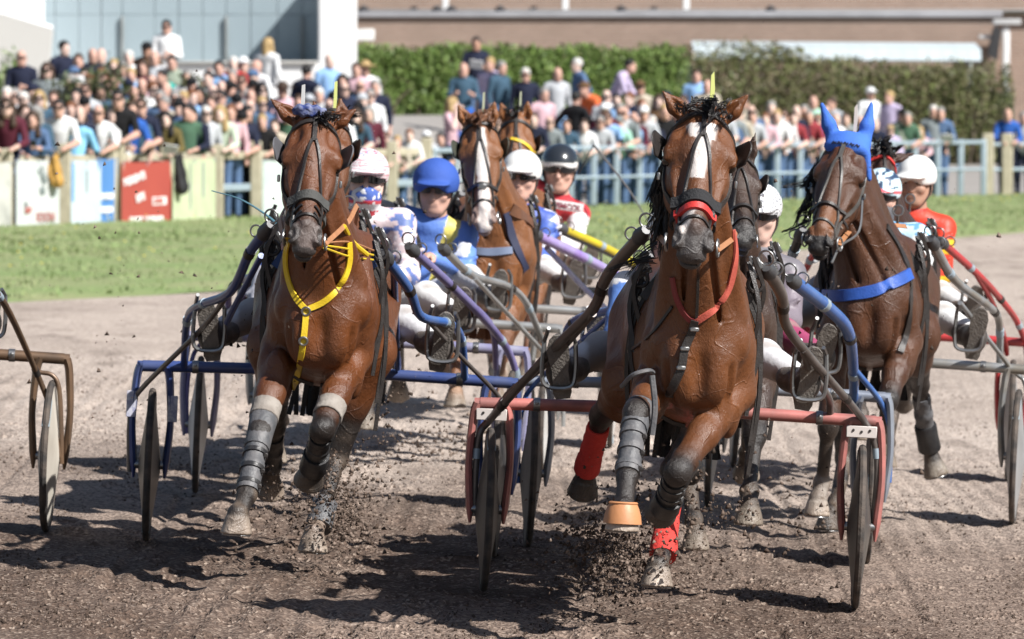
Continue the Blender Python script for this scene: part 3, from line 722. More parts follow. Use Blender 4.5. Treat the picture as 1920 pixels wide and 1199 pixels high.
PAL = dict(navy=(.018, .022, .045), black=(.014, .014, .016), white=(.74, .75, .76), grey=(.22, .25, .26), palegrey=(.45, .47, .50), blue=(.03, .11, .42), lightblue=(.26, .44, .72), denim=(.09, .15, .27), teal=(.05, .10, .15),
           green=(.07, .14, .09), olive=(.14, .11, .04), mint=(.36, .62, .50), lilac=(.50, .43, .60), pink=(.64, .42, .47), maroon=(.10, .02, .035), red=(.50, .05, .05), darkred=(.28, .04, .05), purple=(.12, .06, .24), beige=(.46, .41, .33), brown=(.13, .075, .04), orange=(.75, .17, .06), palegreen=(.52, .60, .48), turquoise=(.05, .50, .42), camo=(.28, .33, .26), cyan=(.25, .55, .78))
HAIR = dict(black=(.012, .010, .010), brown=(.055, .030, .018), blond=(.42, .29, .13), white=(.62, .60, .57), grey=(.27, .26, .25), red=(.18, .07, .03))
M_skin = [mat('skin_%d' % i, c, .5, var=.35, vscale=14, col2=tuple(x * .72 for x in c), spec=.35, bump=.1, bscale=90) for i, c in enumerate([(.60, .40, .33), (.55, .33, .26), (.66, .47, .40), (.42, .24, .17)])]
def M_cloth(n): return mat('cloth_' + n, PAL[n], .85, var=.45, vscale=7, bump=.5, bscale=14, spec=.2)
def M_hair(n): return mat('hair_' + n, HAIR[n], .55, var=.5, vscale=30, bump=.6, bscale=120, spec=.4)
M_lens = mat('dark_lens', (.01, .01, .012), .12, spec=.6)
M_paper = mat('paper', (.8, .8, .78), .8); M_phone = mat('phone_black', (.02, .02, .025), .3)
CROWD = {}
def crowd_mesh(kind):
    if kind not in CROWD:
        o, hd, f = crowd_pose(kind); v, q = skin(o, .024)
        fc = v[q].mean(1); mi = nearest(o, fc)
        short = kind + '_short'
        o2 = [dict(p) for p in o]
        # short-sleeved version: everything from mid upper arm down is bare
        n_arm = 0
        for p in o2:
            if p['t'] == 'c' and p['c'] == TOP and abs(p['ra'] - .05) < 1e-6: p['c'] = SKIN
        mi2 = nearest(o2, fc)
        dm = [M_skin[0], M_cloth('navy'), M_cloth('denim'), M_cloth('black')]
        CROWD[kind] = (mesh('crowd_body', v, q, dm, mi=mi), mesh('crowd_body', v, q, dm, mi=mi2), hd)
    return CROWD[kind]
HMESH = {}
def hair_mesh(kind):
    if kind in HMESH: return HMESH[kind]
    c = V((0, 0, 0)); cut = dict(c=0)
    if kind == 'short': o = [ell(c + V((0, .012, .035)), (.086, .103, .094), .02), ell(c + V((0, -.10, -.035)), (.12, .055, .085), .02, sub=True), ell(c + V((0, .03, -.10)), (.2, .2, .06), .02, sub=True)]
    elif kind == 'thin': o = [ell(c + V((0, .02, .01)), (.085, .10, .075), .02), ell(c + V((0, -.10, 0)), (.14, .10, .16), .02, sub=True), ell(c + V((0, 0, .11)), (.07, .09, .05), .02, sub=True), ell(c + V((0, .03, -.11)), (.2, .2, .05), .02, sub=True)]
    elif kind == 'long': o = [ell(c + V((0, .015, .035)), (.092, .108, .098), .02), cone((.07, .03, .02), (.085, .0, -.24), .045, .05, .03), cone((-.07, .03, .02), (-.085, .0, -.24), .045, .05, .03), cone((0, .08, 0), (0, .07, -.26), .06, .07, .03), ell(c + V((0, -.10, -.05)), (.068, .06, .10), .015, sub=True), ell(c + V((0, 0, -.02)), (.06, .09, .09), .01, sub=True)]
    elif kind == 'cap': o = [ell(c + V((0, .005, .045)), (.092, .112, .09), .01), ell(c + V((0, -.12, .045)), (.07, .09, .012), .015), ell(c + V((0, 0, -.08)), (.2, .25, .095), .01, sub=True)]
    elif kind == 'hat': o = [ell(c + V((0, 0, .07)), (.09, .105, .08), .02), ell(c + V((0, 0, .05)), (.2, .21, .014), .03), ell(c + V((0, 0, -.05)), (.075, .095, .09), .01, sub=True)]
    v, f = skin(o, .014)
    HMESH[kind] = mesh('hair', v, f, [M_hair('brown')]); return HMESH[kind]
g = G(); g.v = []
for s in (-1, 1):
    g.lathe((s * .034, -.103, .005), (s * .25, -1, 0), [(0, .03), (.006, .028), (.008, .005)], 10)
g.tube([(-.034, -.106, .012), (.034, -.106, .012)], .006, 5); 
for s in (-1, 1): g.tube([(s * .06, -.092, .01), (s * .082, .0, .005)], .004, 4)
_sg = g.build('sunglasses', M_lens); SG_ME = _sg.data; bpy.data.objects.remove(_sg)
PEOPLE = []
def spectator(px, py, pose='rail', top='navy', hair='brown', style='short', legs='denim', sk=0, glasses=False, short=False, turn=0., label=None, row=None, extra=None, child=False, Yo=None):
    """px, py: top of the head in the picture. The depth behind the fence follows from standing on the bank."""
    lean = pose in ('rail', 'railphone', 'bent')
    ht = {'rail': 1.69, 'railphone': 1.71, 'bent': 1.58}.get(pose, 1.76) * (.78 if child else 1.)
    best = None
    for t in np.arange(.42, 19, .12):
        if lean and pose != 'bent' and t > .5 and row is None: break
        c = P(px, py, FY(px) + t); z = terr(c[0], c[1]); sc = (c[2] - z) / ht; e = abs(sc - 1) + .004 * t
        if best is None or e < best[0]: best = (e, t, c, z, sc)
    if Yo is not None:
        c = P(px, py, Yo); z = terr(c[0], c[1]); best = (0, 0, c, z, (c[2] - z) / ht)
    e, t, c, z, sc = best; sc = min(max(sc, .80 if not child else .6), 1.10)
    root = empty('person', (c[0], c[1], c[2] - ht * sc), (0, 0, turn)); root.scale = (sc, sc, sc)
    me = crowd_mesh(pose); o = bpy.data.objects.new('body', me[1] if short else me[0]); link(o, root)
    for i, m in enumerate((M_skin[sk], M_cloth(top), M_cloth(legs), M_cloth('black'))):
        o.material_slots[i].link = 'OBJECT'; o.material_slots[i].material = m
    hd = me[2]
    if style != 'bald':
        h = bpy.data.objects.new({'cap': 'cap', 'hat': 'straw_hat'}.get(style, 'hair'), hair_mesh(style)); link(h, root); h.location = tuple(hd)
        h.material_slots[0].link = 'OBJECT'; h.material_slots[0].material = M_cloth(hair) if style == 'cap' else M_hair(hair)
        if style == 'cap':
            h = bpy.data.objects.new('hair', hair_mesh('thin')); link(h, root); h.location = tuple(hd)
    if glasses: h = bpy.data.objects.new('sunglasses', SG_ME); link(h, root); h.location = tuple(hd)
    M = root.matrix_basis.copy()
    held = {'paper': ('programme', 'paper', M_paper, (.24, .012, .17), V((0, -.36, 1.27))), 'phone': ('phone', 'phone', M_phone, (.08, .012, .15), V((0, -.42, 1.52))), 'railphone': ('phone', 'phone', M_phone, (.08, .012, .15), V((.05, -.60, 1.25)))}.get(pose)
    PEOPLE.append(dict(root=root, px=px, py=py, pose=pose, top=top, hair=hair, style=style, glasses=glasses, short=short, label=label, t=t, child=child))
    if extra == 'paper': held = ('programme', 'paper', M_paper, (.22, .012, .15), V((.10, -.60, 1.15)) if lean else V((.2, -.3, 1.2)))
    if held and extra != 'none':
        nm, ct, m, sz, at = held; a = Matrix.Translation(root.location) @ Matrix.Rotation(turn, 4, 'Z') @ Matrix.Diagonal((sc, sc, sc, 1)) @ Vector(at)
        h = empty(nm, tuple(a), (.5, .15, turn)); g = G(); g.box((0, 0, 0), sz, bev=.004); g.build('sheet' if nm == 'programme' else 'case', m, h, smooth=False)
        if nm == 'programme': g = G(); g.box((0, -.012, .0), (sz[0] * .96, .004, sz[2] * .96)); g.build('page', mat('paper_print', (.6, .6, .62), .8, var=.8, vscale=25, col2=(.3, .32, .36)), h, smooth=False)
        else: g = G(); g.box((0, .008, 0), (.07, .003, .135)); g.build('screen', M_lens, h, smooth=False)
        PEOPLE[-1]['held'] = h; props(h, cat=ct)
    return root
Sx = spectator
# left bank
Sx(40, 95, 'folded', 'navy', 'grey', 'thin', 'denim', 1, True, label='man in open navy jacket over a blue shirt, arms folded, sunglasses')
Sx(88, 118, 'down', 'grey', 'brown', 'long', 'denim', 0, True, label='woman in pale grey hooded top with sunglasses beside the round bush')
Sx(120, 77, 'down', 'navy', 'black', 'short', 'denim', 2, turn=.7, label='dark haired person in long navy coat turned aside at the grey ramp wall')
Sx(147, 101, 'down', 'green', 'brown', 'short', 'denim', 1, label='brown haired man half hidden behind the round olive bush')
Sx(173, 91, 'down', 'navy', 'brown', 'bald', 'denim', 1, turn=.4); Sx(190, 91, 'down', 'grey', 'brown', 'bald', 'denim', 0, turn=-.3)
Sx(213, 111, 'down', 'beige', 'blond', 'short', 'denim', 2); Sx(241, 95, 'down', 'white', 'white', 'short', 'beige', 2, short=True); Sx(230, 116, 'folded', 'palegrey', 'grey', 'short', 'denim', 1)
Sx(275, 80, 'down', 'brown', 'black', 'cap', 'denim', 3, label='man in black peaked cap just below the white shirted man'); Sx(289, 96, 'down', 'palegrey', 'grey', 'thin', 'denim', 1); Sx(267, 113, 'down', 'maroon', 'brown', 'long', 'denim', 1)
Sx(312, 38, 'folded', 'white', 'black', 'short', 'beige', 1, True, label='man in white shirt standing highest, arms folded, before the grey panels')
Sx(322, 104, 'down', 'camo', 'black', 'short', 'green', 1, label='person in camouflage green top below the white shirted man'); Sx(327, 142, 'bent', 'turquoise', 'black', 'short', 'black', 1, turn=-.6, row=1, label='person bending over in a bright turquoise top')
Sx(284, 141, 'down', 'navy', 'grey', 'thin', 'denim', 1, True); Sx(266, 147, 'down', 'pink', 'grey', 'bald', 'denim', 1); Sx(250, 162, 'down', 'beige', 'brown', 'bald', 'denim', 1, turn=.4)
Sx(410, 114, 'raise', 'lightblue', 'black', 'short', 'denim', 1, short=True, label='man in light blue shirt lifting both hands to his face'); Sx(437, 107, 'down', 'red', 'white', 'short', 'denim', 2); Sx(456, 108, 'down', 'brown', 'white', 'cap', 'denim', 0)
Sx(482, 113, 'down', 'white', 'grey', 'bald', 'denim', 1, turn=-.8); Sx(503, 72, 'down', 'white', 'blond', 'long', 'white', 2, turn=2.6, label='blond woman in white seen from behind by the grey panels')
Sx(453, 140, 'down', 'grey', 'brown', 'short', 'denim', 1, True, short=True); Sx(474, 150, 'raise', 'pink', 'black', 'cap', 'denim', 1); Sx(372, 163, 'down', 'navy', 'black', 'long', 'denim', 3, label='woman with long black hair in navy jacket behind the pale banner')
Sx(415, 170, 'down', 'grey', 'black', 'short', 'denim', 1, True, turn=-.4); Sx(575, 122, 'down', 'navy', 'black', 'short', 'denim', 1, turn=2.7, label='dark haired person in navy jacket seen from behind near the white column')
Sx(617, 102, 'down', 'lightblue', 'brown', 'bald', 'denim', 2, turn=.6, label='bald man in pale blue shirt before the white column'); Sx(530, 156, 'down', 'pink', 'brown', 'hat', 'denim', 1); Sx(642, 140, 'down', 'black', 'black', 'long', 'denim', 1)
Sx(668, 118, 'down', 'pink', 'brown', 'short', 'denim', 1); Sx(685, 116, 'down', 'white', 'blond', 'hat', 'denim', 1, label='person in straw hat at the left end of the bright hedge'); Sx(675, 150, 'paper', 'denim', 'brown', 'bald', 'denim', 1, True, label='bald man in denim blue shirt and sunglasses under the straw hat'); Sx(703, 150, 'down', 'navy', 'grey', 'short', 'denim', 1)
Sx(598, 165, 'down', 'palegrey', 'white', 'short', 'denim', 1); Sx(560, 178, 'down', 'lightblue', 'brown', 'short', 'denim', 1); Sx(200, 150, 'down', 'olive', 'brown', 'short', 'denim', 1, True)
# left front row, leaning on the rail
Sx(15, 190, 'rail', 'maroon', 'brown', 'long', 'denim', 0, True); Sx(20, 240, 'rail', 'navy', 'grey', 'bald', 'navy', 1, turn=-.5, label='bald man bending forward in navy at the picture edge'); Sx(62, 213, 'railphone', 'denim', 'brown', 'long', 'denim', 1)
Sx(112, 192, 'rail', 'white', 'black', 'short', 'denim', 1, True, True, label='man in printed white T-shirt and sunglasses leaning over the white banner'); Sx(160, 157, 'down', 'palegrey', 'brown', 'short', 'denim', 1, True); Sx(158, 181, 'down', 'navy', 'black', 'cap', 'denim', 1, True)
Sx(140, 214, 'rail', 'cyan', 'brown', 'long', 'denim', 1, turn=2.7, label='long brown haired woman in sky blue top turned away at the fence'); Sx(186, 203, 'rail', 'white', 'blond', 'thin', 'denim', 1, True, True, label='balding blond man in white T-shirt and sunglasses above the ice blue banner')
Sx(223, 175, 'rail', 'black', 'black', 'short', 'denim', 1, True, True, label='black haired man in black T-shirt and sunglasses leaning at the blue banner'); Sx(266, 190, 'rail', 'navy', 'brown', 'short', 'denim', 1, True, True, label='bearded man in dark T-shirt leaning on the red banner'); Sx(240, 196, 'rail', 'blue', 'brown', 'short', 'denim', 1, short=True, turn=.3)
Sx(312, 214, 'rail', 'olive', 'black', 'long', 'denim', 2, extra='paper', label='smiling woman in olive jacket holding white papers over the red banner'); Sx(320, 184, 'railphone', 'beige', 'grey', 'short', 'beige', 1, row=1, turn=-.6, label='grey haired man in beige shirt stretching out a phone'); Sx(350, 196, 'down', 'green', 'black', 'short', 'denim', 1)
Sx(368, 205, 'rail', 'navy', 'black', 'short', 'navy', 1, turn=-.3); Sx(413, 203, 'rail', 'palegreen', 'blond', 'long', 'denim', 2, child=False, label='fair haired girl in pale green behind the yellow green banner'); Sx(432, 196, 'down', 'pink', 'red', 'short', 'denim', 1)
Sx(455, 214, 'rail', 'navy', 'black', 'cap', 'black', 1, True, True, label='man in navy T-shirt and black cap leaning with hanging hands'); Sx(492, 219, 'rail', 'black', 'blond', 'short', 'denim', 1, short=True); Sx(515, 228, 'rail', 'beige', 'brown', 'short', 'denim', 2); Sx(540, 205, 'rail', 'green', 'grey', 'short', 'denim', 1)
Sx(395, 180, 'down', 'teal', 'brown', 'short', 'denim', 1); Sx(300, 170, 'down', 'denim', 'grey', 'short', 'denim', 1); Sx(215, 140, 'down', 'white', 'brown', 'short', 'denim', 1); Sx(100, 170, 'down', 'palegrey', 'brown', 'short', 'denim', 1)
Sx(590, 215, 'rail', 'lightblue', 'brown', 'short', 'denim', 1, turn=.3); Sx(635, 205, 'rail', 'white', 'black', 'short', 'denim', 1); Sx(245, 128, 'down', 'lightblue', 'blond', 'short', 'denim', 1); Sx(350, 132, 'down', 'white', 'grey', 'short', 'denim', 1)
# middle
Sx(893, 70, 'paper', 'navy', 'black', 'short', 'denim', 3, label='dark man in navy jacket reading a paper, highest before the hedge'); Sx(869, 118, 'paper', 'teal', 'brown', 'bald', 'blue', 1, extra='none', label='bald man in dark jacket and blue shirt with bright blue trousers')
Sx(919, 108, 'down', 'lilac', 'blond', 'short', 'denim', 1, turn=-.4, label='fair man in lilac striped shirt between two dark jackets'); Sx(940, 115, 'down', 'teal', 'grey', 'short', 'denim', 1, turn=.8); Sx(985, 128, 'down', 'navy', 'white', 'short', 'navy', 1, True, label='white haired man in navy jacket over a pink shirt'); 
Sx(1045, 127, 'down', 'palegrey', 'brown', 'bald', 'lightblue', 1, turn=.3, label='bald man in light grey jumper behind the railing'); Sx(1082, 110, 'hips', 'denim', 'white', 'short', 'navy', 2, turn=-1.2, label='white haired man in denim blue vest standing sideways'); Sx(1148, 122, 'bent', 'lilac', 'black', 'short', 'denim', 1, turn=1.3, row=1, label='dark haired man in lilac striped shirt bending forward before the hedge')
Sx(848, 183, 'raise', 'pink', 'blond', 'long', 'denim', 2, turn=1.4, short=True, label='woman in striped top and blue jeans raising her arm'); Sx(1200, 152, 'down', 'beige', 'brown', 'cap', 'denim', 1, True); Sx(1163, 195, 'down', 'palegrey', 'grey', 'short', 'denim', 1); Sx(1235, 178, 'down', 'brown', 'brown', 'long', 'denim', 2)
Sx(1207, 205, 'rail', 'palegrey', 'white', 'cap', 'denim', 1, row=1); Sx(1080, 172, 'hips', 'black', 'black', 'short', 'denim', 1, turn=2.6, label='person in black coat seen from behind at the railing'); Sx(1118, 165, 'bent', 'orange', 'brown', 'cap', 'denim', 1, turn=-.7, row=1, label='person bending in a bright orange jacket')
Sx(1125, 222, 'rail', 'palegrey', 'grey', 'short', 'denim', 1, True); Sx(1160, 222, 'railphone', 'mint', 'grey', 'cap', 'denim', 1); Sx(1190, 232, 'rail', 'white', 'blond', 'short', 'denim', 1); Sx(1222, 222, 'rail', 'navy', 'white', 'short', 'denim', 1); Sx(1250, 215, 'rail', 'pink', 'brown', 'long', 'denim', 1)
for k, (px, py, tp, hr, st) in enumerate([(722, 250, 'pink', 'brown', 'short'), (745, 258, 'beige', 'blond', 'short'), (768, 246, 'white', 'red', 'short'), (800, 250, 'palegrey', 'white', 'cap'), (826, 253, 'black', 'black', 'short'), (1000, 215, 'navy', 'brown', 'short'), (1030, 222, 'grey', 'grey', 'thin'), (1062, 228, 'teal', 'brown', 'short'), (1095, 228, 'white', 'brown', 'short'), (935, 225, 'beige', 'brown', 'short'), (885, 228, 'denim', 'grey', 'short')]):
    Sx(px, py, 'rail', tp, hr, st, 'denim', k % 3, k % 3 == 0, k % 2 == 0, row=None)
Sx(1020, 165, 'down', 'pink', 'grey', 'short', 'denim', 1, turn=.5); Sx(1270, 190, 'down', 'white', 'brown', 'short', 'denim', 1)
# right
Sx(1306, 131, 'down', 'lightblue', 'brown', 'short', 'denim', 1, label='man in pale blue shirt behind the plumed leading horse'); Sx(1326, 150, 'down', 'beige', 'grey', 'thin', 'denim', 1); Sx(1525, 180, 'down', 'mint', 'brown', 'bald', 'denim', 1, label='bald man in mint green shirt left of the blue ear hood'); Sx(1560, 182, 'down', 'palegrey', 'brown', 'short', 'denim', 1, turn=-.8)
Sx(1632, 165, 'down', 'white', 'white', 'cap', 'denim', 1, turn=.5, label='man in white cap and white shirt beside the blue ear hood'); Sx(1668, 171, 'down', 'lilac', 'blond', 'short', 'denim', 1, turn=-.7, label='fair person in lilac shirt right of the white capped man'); Sx(1692, 205, 'down', 'camo', 'black', 'cap', 'denim', 1)
Sx(1750, 198, 'down', 'grey', 'white', 'short', 'denim', 1, row=1); Sx(1762, 205, 'rail', 'denim', 'grey', 'short', 'denim', 1, row=1, extra='paper', label='grey haired man in dark blue shirt leaning with papers on the railing'); Sx(1888, 208, 'rail', 'blue', 'red', 'bald', 'navy', 1, row=1, label='bald man in bright blue shirt leaning at the cream end post'); Sx(1918, 214, 'rail', 'palegrey', 'grey', 'short', 'navy', 1, row=1)
for k, (px, py, tp, hr, st, po) in enumerate([(1385, 205, 'beige', 'brown', 'short', 'rail'), (1410, 212, 'palegrey', 'brown', 'short', 'rail'), (1434, 216, 'pink', 'red', 'short', 'rail'), (1456, 210, 'white', 'blond', 'short', 'rail'), (1470, 206, 'white', 'brown', 'short', 'down'), (1487, 214, 'darkred', 'brown', 'short', 'rail'), (1502, 222, 'beige', 'blond', 'short', 'down'), (1516, 210, 'darkred', 'grey', 'short', 'rail'), (1532, 218, 'purple', 'red', 'short', 'rail'),
        (1585, 216, 'grey', 'brown', 'short', 'rail'), (1612, 222, 'navy', 'grey', 'thin', 'rail'), (1640, 226, 'navy', 'brown', 'bald', 'rail'), (1668, 238, 'lilac', 'blond', 'short', 'rail'), (1700, 214, 'green', 'grey', 'short', 'rail'), (1722, 240, 'pink', 'blond', 'long', 'rail'), (1352, 200, 'palegrey', 'brown', 'short', 'rail'), (1395, 178, 'beige', 'brown', 'short', 'down'), (1446, 190, 'palegrey', 'grey', 'short', 'down')]):
    Sx(px, py, po, tp, hr, st, 'denim', k % 3, k % 4 == 0, k % 2 == 1, row=1 if py < 205 else None)
# fill the gaps of the left and middle bank
rf = np.random.default_rng(12); tops = ['navy', 'white', 'black', 'palegrey', 'denim', 'navy', 'black', 'lightblue', 'grey', 'teal', 'maroon', 'teal']; n_f = 0
for _ in range(2500):
    if n_f >= 74: break
    zone = rf.integers(0, 10)
    px, py = (rf.uniform(5, 500), rf.uniform(125, 205)) if zone < 5 else (rf.uniform(1120, 1290), rf.uniform(168, 222)) if zone < 7 else (rf.uniform(1350, 1560), rf.uniform(195, 225)) if zone < 9 else (rf.uniform(520, 700), rf.uniform(150, 215))
    if zone < 5 and px < 130 and py < 150: continue
    if min((abs(px - q['px']) / 14) ** 2 + (abs(py - q['py']) / 13) ** 2 for q in PEOPLE) < 1: continue
    st = ['short', 'short', 'short', 'thin', 'long', 'bald', 'cap'][rf.integers(0, 7)]; hr = list(HAIR)[rf.integers(0, 6)]
    Sx(px, py, 'down' if py < 200 else 'rail', tops[rf.integers(0, len(tops))], hr if st != 'cap' else tops[rf.integers(0, 8)], st, 'denim', int(rf.integers(0, 3)), bool(rf.random() < .35), bool(rf.random() < .5), turn=rf.normal(0, .35), row=1); n_f += 1
# what each one looks like and what it stands by, kept unique
def place(px, py):
    for lim, w in ((32, 'at the picture edge'), (125, 'behind the white banner'), (182, 'behind the ice blue banner'), (224, 'behind the blue banner'), (324, 'behind the red banner'), (405, 'behind the yellow green banner'), (500, 'left of the yellow strapped horse'), (660, 'behind the yellow strapped horse'), (740, 'behind the black horse'), (855, 'behind the blue helmet'), (1000, 'behind the white blazed chestnut'), (1125, 'behind the black helmet'), (1250, 'left of the leading horse'), (1390, 'behind the leading horse'), (1510, 'between the two right horses'), (1640, 'behind the blue ear hood'), (1730, 'behind the white helmet'), (3000, 'right of the white helmet')):
        if px < lim: return w
cn_ = dict(lightblue='light blue', palegrey='pale grey', palegreen='pale green', darkred='dark red', cyan='sky blue')
for q in PEOPLE:
    if not q['label']:
        hw = {'bald': 'bald person', 'cap': cn_.get(q['hair'], q['hair']) + ' capped person', 'hat': 'straw hatted person', 'long': 'long ' + q['hair'] + ' haired woman', 'thin': 'balding ' + q['hair'] + ' haired man'}.get(q['style'], q['hair'] + ' haired person')
        q['label'] = hw + ' in ' + cn_.get(q['top'], q['top']) + ' ' + ('leaning at the rail ' if q['pose'].startswith('rail') else '') + place(q['px'], q['py'])
by = {}
for q in PEOPLE: by.setdefault(q['label'], []).append(q)
ordw = ['leftmost', 'second', 'third', 'fourth', 'fifth']
for L, qs in by.items():
    if len(qs) > 1:
        ys_ = sorted(qs, key=lambda q: q['py'])
        if len(qs) == 2 and ys_[1]['py'] - ys_[0]['py'] > 12: ys_[0]['label'] = 'upper ' + L; ys_[1]['label'] = 'lower ' + L
        else:
            for k, q in enumerate(sorted(qs, key=lambda q: q['px'])): q['label'] = (ordw[k] if k == 0 else ordw[k] + ' from left') + ' ' + L
for q in PEOPLE:
    props(q['root'], q['label'], 'person', 'spectators along the fence')
    if q.get('held'): props(q['held'], (('white programme sheet' if q['held'].name.startswith('prog') else 'black phone') + ' held by ' + q['label'])[:150])
for q in PEOPLE:
    for o in (q['root'], q.get('held')):
        if o is not None:
            w = o['label'].split(); 
            if len(w) > 16: o['label'] = ' '.join(w[:16])
# ------------------------------------------------------------------ sulkies
def rootmat(X, Y, yaw):
    z = float(ground(X, Y)); b = math.atan(BANK * (1 - float(sstep(38, 58, Y))))
    return Matrix.Translation((X, Y, z)) @ Matrix.Rotation(b, 4, 'Y') @ Matrix.Rotation(yaw, 4, 'Z')
class Loc:
    """pixel <-> local helper of a rig that stands at X, Y"""
    def __init__(s, X, Y, yaw=0.):
        s.X, s.Y, s.yaw = X, Y, yaw; s.M = rootmat(X, Y, yaw); s.Mi = s.M.inverted(); s.R = np.array(s.Mi)[:3, :3]; s.T = np.array(s.Mi)[:3, 3]
    def to(s, w): return s.R @ V(w) + s.T
    def px(s, x, y, dy): return s.to(P(x, y, s.Y + dy))
    def rays(s, pts):
        o = s.to(CAM); d = V([s.R @ nrm(ray(*p)) for p in pts]); return o, d
    def root(s, name, **k):
        e, r = s.M.to_translation(), s.M.to_euler(); return empty(name, tuple(e), tuple(r), **k)
M_tyre = mat('tyre_rubber', (.035, .032, .03), .85, var=.7, vscale=14, col2=(.13, .10, .08), bump=.4, bscale=60)
M_steel = mat('bright_steel', (.33, .33, .33), .38, metal=.9, var=.4, vscale=20)
M_blackleather = mat('black_leather', (.022, .019, .018), .42, var=.4, vscale=30, col2=(.06, .05, .045), bump=.25, bscale=160, spec=.5)
M_brownleather = mat('brown_leather', (.14, .06, .03), .5, var=.5, vscale=20, bump=.3, bscale=120)
M_tanrein = mat('tan_rein', (.40, .18, .08), .55, var=.4, vscale=30)
def paint(n, c, c2=None, rough=.32, metal=.1): return mat('paint_' + n, c, rough, metal=metal, var=.75, vscale=7, col2=c2 or tuple(min(1, x * .55 + .10) for x in c), bump=.06, bscale=60, coat=.15, detail=7)
def sulky(Lc, label, pm, shaft_m, wheel_m, R=None, Lf=None, extra=(), half=.79, rad=.35, wheels=(-1, 1), face_m=None, cz=.80, parts=None):
    """Lc places the axle; R / Lf: lists of (points, radius, name, material) already in local coordinates"""
    root = Lc.root('sulky', label=label, cat='sulky', group='racing sulkies')
    def default(s):
        return [([(s * .33, -1.45, 1.42), (s * .41, -1.1, 1.27), (s * .46, -.9, 1.17), (s * .60, -.4, 1.10), (s * .655, -.18, 1.03), (s * .66, -.06, .92), (s * .66, 0, cz)], [.024, .021, .019], 'shaft', shaft_m),
                ([(s * .46, -.9, 1.15), (s * .78, -.05, .78), (s * .84, 0, .66), (s * .855, 0, .5), (s * .845, .0, .30)], .013, 'stay', shaft_m)]
    for s, cfg in ((-1, Lf), (1, R)):
        for pts, r, nm, m in (cfg if cfg is not None else default(s)):
            g = G(); c5 = cr(pts, 5); g.tube(c5, np.asarray(r) * .9, 10); g.build(nm, m, root)
            if nm == 'shaft':
                for q in (int(len(c5) * .22), int(len(c5) * .55), int(len(c5) * .8)):
                    a_, d_ = c5[q], nrm(c5[q + 1] - c5[q]); rr_ = float(np.interp(q / len(c5), np.linspace(0, 1, np.size(r)), np.ravel(r))) * .9; g = G(); g.lathe(a_ - d_ * .022, d_, [(0, rr_ * .9), (0, rr_ + .003), (.044, rr_ + .003), (.044, rr_ * .9)], 10); g.build('tape', M_blackleather if q % 2 else M_rail, root)
    g = G(); n = 13; xs_ = np.linspace(-half - .05, half + .05, n)
    g.tube([(x, 0, cz + .012 * math.cos(x * 2)) for x in xs_], .026, 12); g.build('crossbar', pm, root)
    for s in (-1, 1):
        # fork: flat inner and outer legs down to the hub
        for q in (-1, 1):
            g = G(); x = s * half + q * .075
            g.tube(cr([(x - q * .015, 0, cz + .0), (x, 0, cz - .06), (x + q * .012, .0, cz - .25), (x, .0, rad + .02), (x - q * .004, .0, rad - .06)], 5), [.021, .019, .016, .018, .006], 8, flat=1.5)
            g.tube([(x - q * .0, 0, cz), (x - q * .075, 0, cz)], .022, 8); g.build('fork', pm, root)
        if s in wheels:
            w = empty('wheel', (s * half, 0, rad)); w.parent = root; w.rotation_euler = (random.uniform(0, 6), 0, -s * math.radians(2.0))
            g = G(); g.torus((0, 0, 0), (1, 0, 0), rad - .016, .0165, 40, 8); g.build('tyre', M_tyre, w)
            g = G(); g.lathe((0, 0, 0), (1, 0, 0), [(-.050, .03), (-.046, .06), (-.014, rad - .05), (-.013, rad - .028), (.013, rad - .028), (.014, rad - .05), (.046, .06), (.050, .03)], 40); g.build('disc', face_m or wheel_m, w)
            g = G(); g.lathe((0, 0, 0), (1, 0, 0), [(-.074, .012), (-.07, .018), (-.045, .02), (-.036, .034), (.036, .034), (.045, .02), (.07, .018), (.074, .012)], 14); g.build('hub', M_steel, w)
            g = G(); g.box((0, -(rad - .055), 0), (.03, .03, .012), bev=.004); g.build('valve', M_blackleather, w)
            g = G(); g.box((0, rad - .026, .02), (.037, .008, .16), bev=.002); g.build('rim_band', M_seam, w)
    for x in (-.60, -.22, .22, .60):
        g = G(); g.lathe((x - .014, 0, cz + .012 * math.cos(x * 2)), (1, 0, 0), [(0, .02), (0, .030), (.028, .030), (.028, .02)], 12); g.build('clamp', M_steel if abs(x) > .5 else M_blackleather, root)
        g = G(); g.lathe((x, -.029, cz + .012), (0, -1, 0), [(0, .009), (.008, .008), (.010, .003)], 8); g.build('bolt', M_steel, root)
    # seat, stem and stirrups
    g = G(); g.tube(cr([(-.18, .0, cz), (-.17, .13, cz - .02), (0, .18, cz - .02), (.17, .13, cz - .02), (.18, 0, cz)], 5), .018, 8); g.build('seat_stem', pm, root)
    v, f = skin([ell((0, .14, cz + .03), (.19, .13, .035), .02), ell((0, .24, cz + .07), (.17, .04, .05), .04)], .014); obj('seat', mesh('seat', v, f, [M_blackleather]), root)
    for s in (-1, 1):
        g = G(); c = V((s * .52, -.56, 1.0)); g.tube(cr([c + V((-.065, 0, .10)), c + V((-.07, 0, -.02)), c + V((-.05, 0, -.085)), c + V((.05, 0, -.085)), c + V((.07, 0, -.02)), c + V((.065, 0, .10))], 4), .010, 7)
        g.tube([c + V((.065, 0, .10)), c + V((.05, -.05, .13))], .009, 6); g.tube([c + V((-.065, 0, .10)), c + V((-.05, -.12, .16))], .009, 6); g.build('stirrup', M_steel, root)
